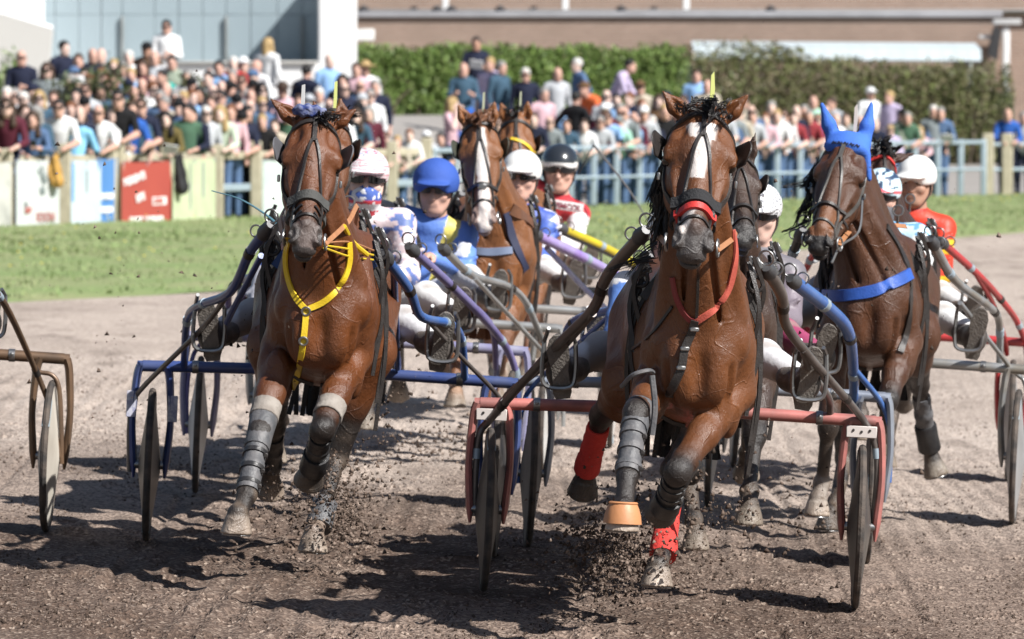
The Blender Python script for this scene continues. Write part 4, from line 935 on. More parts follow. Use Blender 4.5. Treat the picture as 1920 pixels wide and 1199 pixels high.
    # shaft ends: clamps, rings and straps
    for s, cfg in ((-1, Lf), (1, R)):
        pts = V((cfg if cfg is not None else default(s))[0][0], float); a, d = pts[0], nrm(pts[1] - pts[0])
        g = G(); g.tube([a - d * .05, a - d * .0, a + d * .03, a + d * .05], [.02, .034, .034, .028], 10); g.build('quick_hitch', mat('hitch_metal', (.10, .10, .105), .5, metal=.4, var=.5, vscale=30), root)
        g = G(); g.torus(a - d * .05 + V((0, 0, .035)), (0.3, 1, .2), .03, .0045, 16, 6); g.build('hitch_ring', M_steel, root)
        g = G(); g.torus(a + d * .07 + V((s * .02, 0, .03)), (.2, 1, .1), .026, .004, 16, 6); g.build('rein_ring', M_steel, root)
    for k, (nm, gg, m) in enumerate(extra): gg.build(nm, m, root)
    return root

# ------------------------------------------------------------------ drivers
def driver(Lc, label, head, hat, jacket, trousers, gloves=None, lean=0., look=(0, -1, -.08), glasses=True, sk=1, mask=None, whip=None, res=.0095, lenses=None, boots=None, hsc=1., group='sulky drivers'):
    """head: centre of the head in local coordinates"""
    root = Lc.root('person', label=label, cat='person', group=group)
    hd = V(head, float); pel = V((0, .13, .90)); nk = hd - V((0, -.015, .155)); ch = pel * .4 + nk * .6 + V((0, .05, 0))
    ax = nrm(nk - pel); lat = nrm(V((1, 0, 0)) - ax * ax[0]); f, u, r = headframe(look)
    sh = {s: nk - ax * .055 + lat * s * .19 + V((0, .01, 0)) for s in (-1, 1)}
    hand = {s: V((s * .10 + hd[0] * .35, -.40, 1.17)) for s in (-1, 1)}
    elb = {}
    for s in (-1, 1):
        m = (sh[s] + hand[s]) / 2; elb[s] = m + V((s * .10, .05, -.13))
    hip = {s: pel + V((s * .09, -.02, 0)) for s in (-1, 1)}; kn = {s: V((s * .34, -.22, 1.06)) for s in (-1, 1)}; an = {s: V((s * .51, -.50, .97)) for s in (-1, 1)}
    toe = {s: an[s] + V((s * .02, -.055, .135)) for s in (-1, 1)}
    hp_ = head_prims(hd, look)
    for p_ in hp_:
        for q_ in ('a', 'b'):
            if q_ in p_: p_[q_] = hd + (p_[q_] - hd) * hsc
        for q_ in ('ra', 'rb', 'r'):
            if q_ in p_: p_[q_] = p_[q_] * hsc
    body = hp_ + [cone(nk - u * .03, hd - u * .05, .056, .052, .02, SKIN), cone(pel, ch, .10, .12, .05, SKIN, (0, 1, 0, 1.3)), cone(ch, nk, .12, .06, .05, SKIN, (0, 1, 0, 1.2))]
    for s in (-1, 1):
        d = nrm(hand[s] - elb[s]); body += [cone(sh[s], elb[s], .045, .035, .02, SKIN), cone(elb[s], hand[s], .036, .026, .02, SKIN)] + hand_prims(hand[s], d, SKIN, s, .75, (0, .1, -1))
        body += [cone(hip[s], kn[s], .07, .05, .03, SKIN), cone(kn[s], an[s], .045, .035, .03, SKIN), cone(an[s], toe[s], .03, .028, .02, SKIN)]
    v, q = skin(body, res); vs = tint(body, v, {SKIN: (1, 1, 1)})
    obj('body', mesh('body', v, q, [M_skin[sk]]), root)
    J = [cone(pel - ax * .02, ch, .125, .150, .05, 0, (0, 1, 0, 1.25)), cone(ch, nk - ax * .06, .150, .10, .05, 0, (0, 1, 0, 1.2)), cone(sh[-1], sh[1], .075, .075, .04, 0), cone(nk - ax * .05, nk - ax * .005, .078, .066, .02, 3)]
    for s in (-1, 1): J += [cone(sh[s], elb[s], .068, .055, .03, 1 if s < 0 else 2), cone(elb[s], hand[s] - nrm(hand[s] - elb[s]) * .01, .054, .042, .02, 1 if s < 0 else 2)]
    # folds
    rr = np.random.default_rng(int(abs(hd[0]) * 1000) + 3)
    for s in (-1, 1):
        for t in (.25, .5, .75):
            c = sh[s] * (1 - t) + elb[s] * t + rr.normal(0, .02, 3); J.append(cone(c + V((.05, -.05, .03)), c + V((-.05, -.06, -.03)), .012, .012, .02, 1 if s < 0 else 2))
    for k in range(5):
        c = ch + V((rr.normal(0, .06), -.12, rr.normal(-.05, .08))); J.append(cone(c - V((.06, 0, .03)), c + V((.06, 0, .04)), .012, .012, .025, 0))
    v, q = skin(J, res); col = jacket(v, J, dict(nk=nk, ch=ch, ax=ax, sh=sh, elb=elb, hand=hand, pel=pel, lat=lat))
    obj('jacket', mesh('jacket', v, q, [mat('silks', attr='tint', rough=.5, bump=.35, bscale=38, spec=.4, var=.25, vscale=9)], cols=col), root)
    T = [ell(pel - V((0, 0, .0)), (.17, .14, .12), .05, 0)]
    for s in (-1, 1): T += [cone(hip[s], kn[s], .105, .075, .04, 0), cone(kn[s], an[s] + V((-s * .03, .06, .02)), .074, .055, .03, 0)]
    v, q = skin(T, res); c = trousers; cc = np.tile(V(c, float), (len(v), 1))
    dirt = sstep(.02, .25, vnoise(v[:, 0] * 3, v[:, 1] * 3 + v[:, 2] * 2, .35, 5)) * sstep(.05, -.40, v[:, 1]) * .8
    dn = sstep(1.06, .98, v[:, 2]); dirt = np.clip(dirt + .5 * dn * sstep(.0, -.4, v[:, 1]), 0, .85)[:, None]
    obj('trousers', mesh('trousers', v, q, [mat('breeches', attr='tint', rough=.7, bump=.4, bscale=30, spec=.3)], cols=cc * (1 - dirt) + V((.24, .20, .17)) * dirt), root)
    for s in (-1, 1):
        a, t = an[s], toe[s]; d = nrm(t - a); heel = a - d * .07 + V((0, -.0, -.01)); sole = nrm(V((0, -1, -.25)))
        B = [cone(a + V((-s * .06, .10, .02)), a, .064, .056, .03, 0), cone(a, t, .050, .030, .03, 0), cone(a, heel, .05, .038, .03, 0)]
        v, q = skin(B, res); b_ = obj('boot', mesh('boot', v, q, [mat('boot_leather', (.03, .028, .027), .5, var=.8, vscale=12, col2=(.20, .17, .15), bump=.3, bscale=60)]), root)
        g = G(); up = d; sd = np.cross(up, sole); pr = [(-.10, .030), (-.07, .040), (-.03, .036), (.03, .034), (.08, .044), (.13, .046), (.17, .034), (.19, .012)]
        c0 = a + sole * .052; vv = []
        for tt, w in pr:
            for sg in (-1, 1):
                for th in (0, .014): vv.append(c0 + up * tt + sd * w * sg + sole * th)
        ff = []
        for k in range(len(pr) - 1):
            o = k * 4; ff += [(o, o + 4, o + 6, o + 2), (o + 1, o + 3, o + 7, o + 5), (o, o + 1, o + 5, o + 4), (o + 2, o + 6, o + 7, o + 3)]
        ff += [(0, 2, 3, 1), (len(vv) - 4, len(vv) - 3, len(vv) - 1, len(vv) - 2)]
        g.add(vv, ff); g.build('sole', mat('boot_sole', (.19, .17, .15), .9, var=.6, vscale=25, bump=.6, bscale=90), b_, smooth=False)
    # helmet
    R = np.stack([r, f, u], 1); hc = hd + u * .038 + f * -.006; hs_ = hat.get('s', 1.)
    Hm = [ell(hc, (.106 * hs_, .128 * hs_, .108 * hs_), .01, 0, R), ell(hd - u * .105 + f * .0, (.3, .3, .10), .012, 0, R, True), ell(hd + f * .14 - u * .055, (.085, .09, .082), .02, 0, R, True)]
    if hat.get('peak', 1): Hm.insert(1, ell(hd + f * .118 + u * .040, (.084, .066, .014), .02, 1, R))
    v, q = skin(Hm, min(res, .008)); l = np.stack([(v - hd) @ r, (v - hd) @ f, (v - hd) @ u], 1); hcol = hat['col'](l)
    obj('helmet', mesh('helmet', v, q, [mat('helmet_%s' % hat['n'], attr='tint', rough=hat.get('rough', .35), spec=.5, coat=hat.get('coat', .3), bump=hat.get('bump', 0.), bscale=25)], cols=hcol), root)
    # chin strap and its cup
    for s in (-1, 1):
        g = G(); g.tube(cr([hd + r * s * .088 + u * .0 + f * .01, hd + r * s * .08 - u * .06 + f * .02, hd + r * s * .035 - u * .128 + f * .05, hd - u * .135 + f * .062], 4), .0055, 6); g.build('chin_strap', M_blackleather, root)
    if glasses:
        g = G(); zz = .010
        for s in (-1, 1):
            vv = []; 
            for k in range(7):
                t = k / 6.; a = .10 + t * 1.02; x = .092 * math.sin(a) + .002; y = .108 * math.cos(a) + .006; hgt = .021 * (1 - .45 * t ** 2) * (.75 + .25 * min(1, t * 4))
                for th in (0., .005):
                    for e in (-1.1, 1): vv.append(hd + r * s * (x + th * math.sin(a)) + f * (y + th * math.cos(a)) + u * (zz + e * hgt))
            ff = []
            for k in range(6):
                o = k * 4; ff += [(o, o + 1, o + 5, o + 4), (o + 2, o + 6, o + 7, o + 3), (o + 1, o + 3, o + 7, o + 5), (o, o + 4, o + 6, o + 2)]
            ff += [(0, 2, 3, 1), (24, 25, 27, 26)]; g.add(vv, ff)
        g.tube(cr([hd + r * .012 + f * .115 + u * .018, hd + f * .118 + u * .02, hd - r * .012 + f * .115 + u * .018], 3), .004, 6)
        for s in (-1, 1): g.tube([hd + r * s * .088 + f * .045 + u * .014, hd + r * s * .09 - f * .02 + u * .01], .004, 5)
        g.build('sunglasses', lenses or M_lens, root)
    else:
        for s in (-1, 1):
            e = obj('eye', mesh('eye', *skin([ball(hd + r * s * .034 + f * .080 + u * .009, .0125, .01)], .004), [mat('eye_dark', (.03, .025, .02), .15)]), root)
    if mask is not None:
        Mk = [ell(hd - u * .075 + f * .035, (.074, .098, .066), .02, 0, R), cone(hd + f * .1 - u * .02, hd + f * .115 - u * .045, .012, .017, .02, 0), cone(hd - u * .13, nk, .07, .066, .03, 0), ell(hd + u * .05 + f * .04, (.2, .2, .062), .01, 0, R, True), ell(hd - f * .10 - u * .03, (.3, .085, .2), .01, 0, R, True)]
        v, q = skin(Mk, .0075); l = np.stack([(v - hd) @ r, (v - hd) @ f, (v - hd) @ u], 1)
        obj('face_mask', mesh('face_mask', v, q, [mat('mask_cloth', attr='tint', rough=.8, bump=.3, bscale=40)], cols=mask(l)), root)
    if gloves:
        for s in (-1, 1):
            d = nrm(hand[s] - elb[s]); gp = hand_prims(hand[s], d, 0, s, .75, (0, .1, -1), 1.12) + [cone(hand[s] - d * .05, hand[s], .036, .034, .01, 0)]
            v, q = skin(gp, .0075); obj('glove', mesh('glove', v, q, [mat('glove_' + gloves, PAL[gloves], .75, bump=.3, bscale=60)]), root)
    if hsc != 1.:
        for o_ in root.children:
            if o_.name.split('.')[0] in ('helmet', 'chin_strap', 'sunglasses', 'eye', 'face_mask'): o_.data.transform(Matrix.Translation(hd) @ Matrix.Scale(hsc, 4) @ Matrix.Translation(-hd))
    return root, hand
def plain(c):
    return lambda l: np.tile(V(c, float), (len(l), 1))

# ------------------------------------------------------------------ horses
def coat_mat():
    """short sweaty hair over muscle: gloss that breaks up with hair direction, veins and dried sweat"""
    if 'horse_coat' in _m: return _m['horse_coat']
    m = mat('horse_coat', attr='tint', rough=.42, spec=.55, var=.45, vscale=4.5, detail=8); n, l = m.node_tree.nodes, m.node_tree.links; b = n['Principled BSDF']
    tc = n.new('ShaderNodeTexCoord'); prev = None
    for sc, mp_, st, ds in ((7, (1, 1, .6), .35, .03), (19, (1, 1, .55), .35, .016), (60, (1.2, 1, .8), .45, .006), (150, (1.2, 1, .7), .5, .003), (520, (1, 1, .3), .9, .0022)):
        mp = n.new('ShaderNodeMapping'); mp.inputs['Scale'].default_value = mp_; l.new(tc.outputs['Object'], mp.inputs[0])
        t = n.new('ShaderNodeTexNoise'); t.inputs['Scale'].default_value = sc; t.inputs['Detail'].default_value = 2; l.new(mp.outputs[0], t.inputs['Vector'])
        bp = n.new('ShaderNodeBump'); bp.inputs['Strength'].default_value = st; bp.inputs['Distance'].default_value = ds; l.new(t.outputs['Fac'], bp.inputs['Height'])
        if prev: l.new(prev.outputs[0], bp.inputs['Normal'])
        prev = bp
    vt = n.new('ShaderNodeTexNoise'); vt.inputs['Scale'].default_value = 6.5; vt.inputs['Detail'].default_value = 1.5; vt.inputs['Distortion'].default_value = .6; l.new(tc.outputs['Object'], vt.inputs['Vector'])
    def mth(op, a, v):
        x = n.new('ShaderNodeMath'); x.operation = op; l.new(a, x.inputs[0]); x.inputs[1].default_value = v; return x.outputs[0]
    rd = mth('SUBTRACT', vt.outputs['Fac'], .5); rd = mth('ABSOLUTE', rd, 0); rg = n.new('ShaderNodeMapRange'); rg.interpolation_type = 'SMOOTHSTEP'; rg.inputs['From Min'].default_value = .022; rg.inputs['From Max'].default_value = 0; l.new(rd, rg.inputs['Value'])
    bv = n.new('ShaderNodeBump'); bv.inputs['Strength'].default_value = .35; bv.inputs['Distance'].default_value = .006; l.new(rg.outputs[0], bv.inputs['Height']); l.new(prev.outputs[0], bv.inputs['Normal'])
    l.new(bv.outputs[0], b.inputs['Normal'])
    sv = n.new('ShaderNodeTexVoronoi'); sv.inputs['Scale'].default_value = 60; l.new(tc.outputs['Object'], sv.inputs['Vector']); sm = n.new('ShaderNodeMapRange'); sm.inputs['From Min'].default_value = .13; sm.inputs['From Max'].default_value = .09; l.new(sv.outputs['Distance'], sm.inputs['Value'])
    sg = n.new('ShaderNodeSeparateColor'); l.new(sv.outputs['Color'], sg.inputs[0]); gt = mth('GREATER_THAN', sg.outputs[0], .80); ml = n.new('ShaderNodeMath'); ml.operation = 'MULTIPLY'; l.new(gt, ml.inputs[0]); l.new(sm.outputs[0], ml.inputs[1])
    old = b.inputs['Base Color'].links[0].from_socket; mx = n.new('ShaderNodeMix'); mx.data_type = 'RGBA'; l.new(old, mx.inputs['A']); mx.inputs['B'].default_value = (.075, .052, .038, 1); l.new(ml.outputs[0], mx.inputs['Factor']); l.new(mx.outputs['Result'], b.inputs['Base Color'])
    r = n.new('ShaderNodeTexNoise'); r.inputs['Scale'].default_value = 6; r.inputs['Detail'].default_value = 6; l.new(tc.outputs['Object'], r.inputs['Vector'])
    q = n.new('ShaderNodeMapRange'); q.inputs['From Min'].default_value = .35; q.inputs['From Max'].default_value = .65; q.inputs['To Min'].default_value = .29; q.inputs['To Max'].default_value = .56
    l.new(r.outputs['Fac'], q.inputs['Value']); l.new(q.outputs[0], b.inputs['Roughness'])
    return m
def horse(Lc, label, coat, head, legs, res=.009, blaze=(), points=(.022, .017, .015), muzzle=(.045, .038, .036), ear_col=None, hoof=((.30, .25, .20),) * 4, socks=((), (), (), ()), ears=None, hw=1.0, chest=(0, 0), mane=(.012, .010, .010), detail=True, lower=None, turn=None, barrel=1.0, bw=.95, group='trotting horses'):
    """legs: FL FR HL HR joint lists [elbow/stifle, knee/hock, fetlock, hoof tip] in local coordinates; head: poll and muzzle tip"""
    root = Lc.root('horse', label=label, cat='horse', group=group)
    p, mz = V(head[0], float), V(head[1], float); L = np.linalg.norm(mz - p); k = L / .60
    ev = nrm(mz - p); eu = nrm(np.cross((0, -1, 0), ev)) if abs(ev[1]) < .95 else V((1., 0, 0)); eu = eu if eu[0] > 0 else -eu
    eu = V((1., 0, 0)) if turn is None else nrm(V((math.cos(turn), math.sin(turn), 0))); eu = nrm(eu - ev * (eu @ ev)); ew = np.cross(eu, ev); ew = -ew if ew[1] > 0 else ew
    H = lambda u, v, w: p + k * (eu * u * hw + ev * v + ew * w); R = np.stack([eu, ev, ew], 1); k0 = k; s_ = lambda r: (k0 * r[0] * hw, k0 * r[1], k0 * r[2])
    C, PT, HF, MZ, DK = 0, 1, 2, 3, 4
    cx = V((chest[0], 0, 0)); B = []
    sh = lambda a: V(a, float)
    for m in (-1, 1):
        X = lambda x, y, z: V((m * x * bw + (chest[0] if y < -1.5 else chest[0] * max(0., (-y - .5)) if y < -.5 else 0), y, z))
        B += [ell(X(.13, -.62, 1.26), (.160, .34, .215), .06), ell(X(.160, -.50, 1.07), (.14, .23, .31), .07), cone(X(.130, -1.90, 1.16), X(.09, -1.65, 1.42), .105, .090, .045),
              ell(X(.095, -1.94, 1.18), (.100, .13, .18), .035), ell(X(.078, -2.05, 1.09), (.080, .085, .145), .022), ell(X(.143, -2.00, 1.19), (.070, .075, .095), .016), cone(X(.145, -2.10, 1.10), X(.11, -2.06, .94), .012, .020, .03, 0, None, True),
              cone(X(.185, -1.92, 1.22), X(.135, -1.72, 1.46), .040, .033, .022), cone(X(.21, -1.99, 1.30), X(.15, -1.82, 1.50), .012, .012, .03, 0, None, True), ell(X(.180, -1.84, 1.09), (.05, .11, .10), .018),
              cone(X(.115, -2.00, 1.32), X(.085, -2.05, 1.14), .055, .070, .022)]
    X = lambda x, y, z: V((x + (chest[0] if y < -1.5 else 0), y, z))
    B += [ell((chest[0] * .5, -1.30, 1.15), (.268 * barrel, .64, .335), .1), ell((0, -.92, 1.13), (.255 * barrel, .45, .29), .1), cone(X(0, -1.75, 1.44), (0, -1.2, 1.38), .095, .10, .08), cone((0, -1.2, 1.38), (0, -.62, 1.38), .10, .115, .08), ell(X(0, -1.80, 1.01), (.12, .30, .13), .08),
          cone(X(0, -2.155, 1.30), X(0, -2.13, .92), .024, .016, .035, 0, None, True)]
    # neck
    nb = X(0, -1.80, 1.36); nk_ = .9 if bw < .87 else 1.; pn = H(0, .02, -.09)
    B += [cone(X(0, -1.62, 1.50), H(0, -.03, -.07), .10, .055, .06), cone(nb, H(0, .06, -.11), .190 * nk_, .085, .07, C, (1, 0, 0, 1.22)), cone(X(0, -1.98, 1.24), H(0, .17, -.17), .145, .07, .07),
          cone(X(.125, -2.00, 1.30), H(.050, .16, -.15), .058, .032, .025), cone(X(-.125, -2.00, 1.30), H(-.050, .16, -.15), .058, .032, .025),
          cone(X(.06, -2.10, 1.28), H(.03, .24, -.19), .012, .010, .03, 0, None, True), cone(X(-.06, -2.10, 1.28), H(-.03, .24, -.19), .012, .010, .03, 0, None, True), cone(X(.19, -1.84, 1.42), H(.075, .04, -.15), .012, .010, .04, 0, None, True), cone(X(-.19, -1.84, 1.42), H(-.075, .04, -.15), .012, .010, .04, 0, None, True)]
    nbody = len(B)
    # head
    B += [cone(H(0, .02, -.05), H(0, .15, -.055), .078 * k, .094 * k, .03), ell(H(0, .13, -.05), s_((.100, .11, .078)), .03, C, R), cone(H(0, .17, -.062), H(0, .50, -.052), .080 * k, .047 * k, .03), cone(H(0, .22, -.012), H(0, .50, -.008), .036 * k, .030 * k, .03)]
    for m in (-1, 1):
        B += [ball(H(m * .085, .175, -.038), .030 * k, .03), ell(H(m * .062, .23, -.125), s_((.034, .11, .095)), .03, C, R), cone(H(m * .04, .29, -.155), H(m * .018, .50, -.105), .045 * k, .03 * k, .03),
              cone(H(m * .07, .25, -.055), H(m * .052, .42, -.045), .014 * k, .010 * k, .02),
              cone(H(m * .085, .33, -.085), H(m * .060, .47, -.06), .020 * k, .014 * k, .02, 0, None, True), ell(H(m * .068, .095, .012), s_((.020, .04, .018)), .03, C, R, True), ell(H(m * .102, .19, -.058), s_((.016, .026, .020)), .012, C, R, True), cone(H(m * .080, .165, -.028), H(m * .098, .20, -.032), .013 * k, .010 * k, .012)]
    B += [ell(H(0, .535, -.052), s_((.047, .065, .048)), .03, MZ, R), ell(H(0, .588, -.058), s_((.044, .028, .032)), .018, MZ, R), ell(H(0, .575, -.104), s_((.034, .036, .026)), .014, MZ, R)]
    for m in (-1, 1):
        B += [cone(H(m * .040, .515, -.014), H(m * .047, .565, -.022), .017 * k, .022 * k, .014, MZ), ell(H(m * .050, .550, .004), s_((.013, .028, .024)), .007, DK, R, True), ell(H(m * .060, .566, -.012), s_((.010, .016, .018)), .006, DK, R, True)]
    B += [ell(H(0, .602, -.088), s_((.052, .030, .005)), .010, DK, R, True)]
    # ears: tips in local coordinates
    et = ears or [H(-.085, -.17, -.06), H(.085, -.17, -.06)]
    nh = len(B)
    for m, t in zip((-1, 1), et):
        b0 = H(m * .055, -.005, -.055); d = nrm(V(t) - b0); Le = np.linalg.norm(V(t) - b0); fw = nrm(ew - d * (ew @ d)); sd = np.cross(d, fw)
        B += [cone(b0, b0 + d * Le * .42, .026 * k, .034 * k, .02, C, (*fw, 1.35)), cone(b0 + d * Le * .42, V(t), .034 * k, .005, .012, C, (*fw, 1.35)),
              cone(b0 + d * Le * .22 + fw * .024 * k, V(t) - d * .02 + fw * .012, .016 * k, .003, .008, DK, None, True)]
    # legs; a foot that swings forward carries its sole level
    h_plant = [i for i, J in enumerate(legs) if J[3][1] < J[2][1] - .02]
    for i, (nm, J) in enumerate(zip(('FL', 'FR', 'HL', 'HR'), legs)):
        E, K, Ft, Hf = [V(q, float) for q in J]; m = -1 if i % 2 == 0 else 1
        fw = V((0, -1., 0))
        if i < 2:
            S_ = X(m * .125, -1.90, 1.17); d = nrm(K - E)
            B += [cone(S_, E, .092, .084, .035), cone(E, E * .45 + K * .55, .088, .060, .03, C), cone(E * .45 + K * .55, E * .15 + K * .85, .060, .050, .03, C), cone(E * .15 + K * .85, K, .050, .047, .02, PT), ell(E * .72 + K * .28 + fw * .045 - V((m * .01, 0, 0)), (.055, .055, .105), .018, C),
                  ell(E * .75 + K * .25 - fw * .02 + V((m * .036, 0, 0)), (.047, .055, .11), .016, C), ball(K, .050, .02, PT), cone(K + nrm(Ft - K) * .03 + fw * .012, K - d * .02 + fw * .014, .040, .040, .02, PT)]
            cr_ = (.036, .033)
        else:
            S_ = V((m * .15, -.55, 1.18)); d = nrm(K - E)
            B += [cone(S_, E, .175, .115, .06), cone(E, E * .5 + K * .5, .118, .072, .05, C), cone(E * .5 + K * .5, K, .070, .048, .03, PT), ell(E * .7 + K * .3 - fw * .04, (.07, .08, .13), .04, C), ball(K, .050, .02, PT)]
            bk = nrm(-nrm(Ft - K) * .7 - nrm(np.cross(np.cross(nrm(Ft - K), d) + V((1e-4, 0, 0)), nrm(Ft - K))) * .0 - fw * .5); B += [cone(K, K + bk * .07, .036, .026, .02, PT)]
            cr_ = (.041, .036)
        c_ = nrm(Ft - K); bkv = nrm(-fw - c_ * (-fw @ c_))
        B += [cone(K, Ft, cr_[0], cr_[1] - .003, .02, PT), cone(K + bkv * .024, Ft + bkv * .020, .020, .020, .015, PT), ball(Ft, .044, .015, 10 + i), ball(Ft + bkv * .025, .026, .015, 10 + i)]
        pa = nrm(nrm(Hf - Ft) * (.12 if i in h_plant else 1) + (V((0, 0, -.9)) if i in h_plant else 0)); cor = Hf - pa * .074; B += [cone(Ft, cor, .036, .037, .015, 10 + i), cone(cor - pa * .012, cor + pa * .004, .044, .046, .01, 10 + i), frus(cor, Hf, .049, .068, .005, 20 + i)]
    v, q = skin(B, res)
    pal = {C: coat, PT: points, HF: (.2, .17, .14), MZ: muzzle, DK: (.02, .015, .014)}
    for i in range(4): pal[10 + i] = socks[i] if len(socks[i]) else points; pal[20 + i] = hoof[i]
    col = tint(B, v, pal, .008)
    # sand sticks to the sweaty lower legs
    ds = sstep(.72, .28, v[:, 2]) * np.clip(.32 + 1.3 * vnoise(v[:, 0] * 9 + v[:, 1] * 5, v[:, 2] * 7 + v[:, 1] * 3, .35, 31), 0, .75); col = col * (1 - ds[:, None]) + V((.155, .115, .085)) * ds[:, None]
    l = (v - p) / k; hu, hv, hz = l @ eu / hw, l @ ev, l @ ew
    wob = vnoise(hv * 10 + 3, hu * 10 + 7, .35, 11) * .012
    tone = 1 + .30 * vnoise(v[:, 0] * 2 + 9, v[:, 2] * 2 + v[:, 1], .35, 3) + .14 * vnoise(v[:, 0] * 5, v[:, 2] * 4 + v[:, 1] * 3, .2, 5); col *= tone[:, None]
    # darker crest, muzzle sides and flank folds belong to a bay coat
    inhead = sdf(B[nbody:nh], v) < .02
    dk = sstep(.38, .56, hv) * inhead; col = col * (1 - .85 * dk[:, None]) + V(muzzle) * .85 * dk[:, None]
    for (v0, v1, w0, w1, u0, u1, cc) in blaze:
        t = np.clip((hv - v0) / (v1 - v0), 0, 1); ok = (hv > v0 + wob) & (hv < v1 + wob * 2) & (hz > -.06) & inhead
        a = sstep(.008, -.004, np.abs(hu - (u0 + (u1 - u0) * t)) - (w0 + (w1 - w0) * t) - wob) * ok
        col = col * (1 - a[:, None]) + V(cc) * a[:, None]
    ins = np.zeros(len(v))
    me = mesh('body', v, q, [coat_mat()], cols=np.clip(col, .004, 1))
    obj('body', me, root)
    # eyes
    for m in (-1, 1):
        ve, fe = skin([ell(H(m * .090, .19, -.055), s_((.019, .026, .022)), .01, 0, R)], .006); obj('eye', mesh('eye', ve, fe, [mat('horse_eye', (.012, .008, .006), .06, spec=.7)]), root)
    # tail
    g = G(); rt = np.random.default_rng(5)
    for a in range(26):
        x = rt.normal(0, .05); pts = [(x * .4, -.34, 1.32), (x, -.22 + rt.normal(0, .02), 1.2), (x * 1.6 + rt.normal(0, .02), -.20 + rt.normal(0, .04), .9), (x * 2 + rt.normal(0, .03), -.18 + rt.normal(0, .06), .62)]
        pts = cr(pts, 3); g.strap(pts, np.tile((.3, 1., 0), (len(pts), 1)), .022, .003)
    M_mane = mat('mane_%d' % int(mane[0] * 1000), mane, .45, var=.5, vscale=40, spec=.5, bump=.3, bscale=140)
    g.build('tail', M_mane, root, kind='stuff')
    h = dict(root=root, B=B, H=H, R=R, k=k, eu=eu, ev=ev, ew=ew, L=Lc, M_mane=M_mane, legs=legs, X=X, Bh=B[nbody:nh])
    return h
def strands(h, name, starts, flow, n, length, seed, w=.010, spread=.02, curl=.02):
    """hair: starts = polyline of roots, flow = direction of fall"""
    r = np.random.default_rng(seed); st = cr(starts, 8); g = G()
    for _ in range(int(n * 2.2)):
        if _ % 11 == 0:
            b = st[r.integers(0, len(st))] + r.normal(0, spread * .4, 3); Ls = length * r.uniform(.6, 1.15); d = nrm(V(flow) + r.normal(0, .20, 3)); gr = V((0, 0, -1.)); tip = r.normal(0, curl, 3)
        b1 = b + r.normal(0, .009, 3); L1 = Ls * r.uniform(.8, 1.08); pts = [b1]
        for t in (.33, .66, 1.): pts.append(b1 + (b - b1) * t * .7 + d * L1 * t + gr * Ls * .30 * t * t + tip * t * t + r.normal(0, .004, 3) * t)
        pts = cr(pts, 3); nr = nrm(V((r.normal(0, .3), -1, .3))); ww = w * .55 * np.linspace(1, .25, len(pts))
        g.strap(pts, np.tile(nr, (len(pts), 1)), ww, .0025)
    return g.build(name, h['M_mane'], h['root'], kind='stuff')
def ribbon(h, name, pts, w, m, t=.005, n=6, off=.003, head=False, parent=None, label=None):
    """strap laid on the horse; pts in local coordinates near the surface"""
    q, nr = project(h['B'], cr(pts, n), off)
    g = G(); g.strap(q, nr, w, t); return g.build(name, m, parent or h['root'], label=label)
def pxstrap(h, name, px, w, m, t=.005, n=7, off=.004, parent=None):
    """strap whose course is read off the picture, laid on the surface the line of sight meets"""
    pp = cr(V(px, float), n); o, d = h['L'].rays(pp); X = march(h['B'], o, d, 60, np.linalg.norm(o) - 4.5)
    ok = ~np.isnan(X[:, 0]); X = X[ok]
    if len(X) < 3: return None
    q, nr = project(h['B'], X, off)
    for _ in range(2): q[1:-1] = (q[:-2] + 2 * q[1:-1] + q[2:]) / 4
    g = G(); g.strap(q, nr, w, t); return g.build(name, m, parent or h['root'])
def ring_on(h, name, c, axis, ref, a0, a1, w, m, t=.006, n=26, parent=None, prims=None, r0=.32, off=.003):
    """band round a limb, the head or the trunk between two angles"""
    pr = prims or h['B']; ax = nrm(axis); u = nrm(V(ref) - ax * (V(ref) @ ax)); w_ = np.cross(ax, u); an = np.linspace(a0, a1, n)
    d = np.cos(an)[:, None] * u + np.sin(an)[:, None] * w_; o = V(c) + d * r0; X = march(pr, o, -d, r0 * 1.2); ok = ~np.isnan(X[:, 0]); X = X[ok]
    if len(X) < 3: return None
    nr = d[ok]; X = X + nr * off; g = G(); g.strap(X, nr, w, t); return g.build(name, m, parent or h['root'])
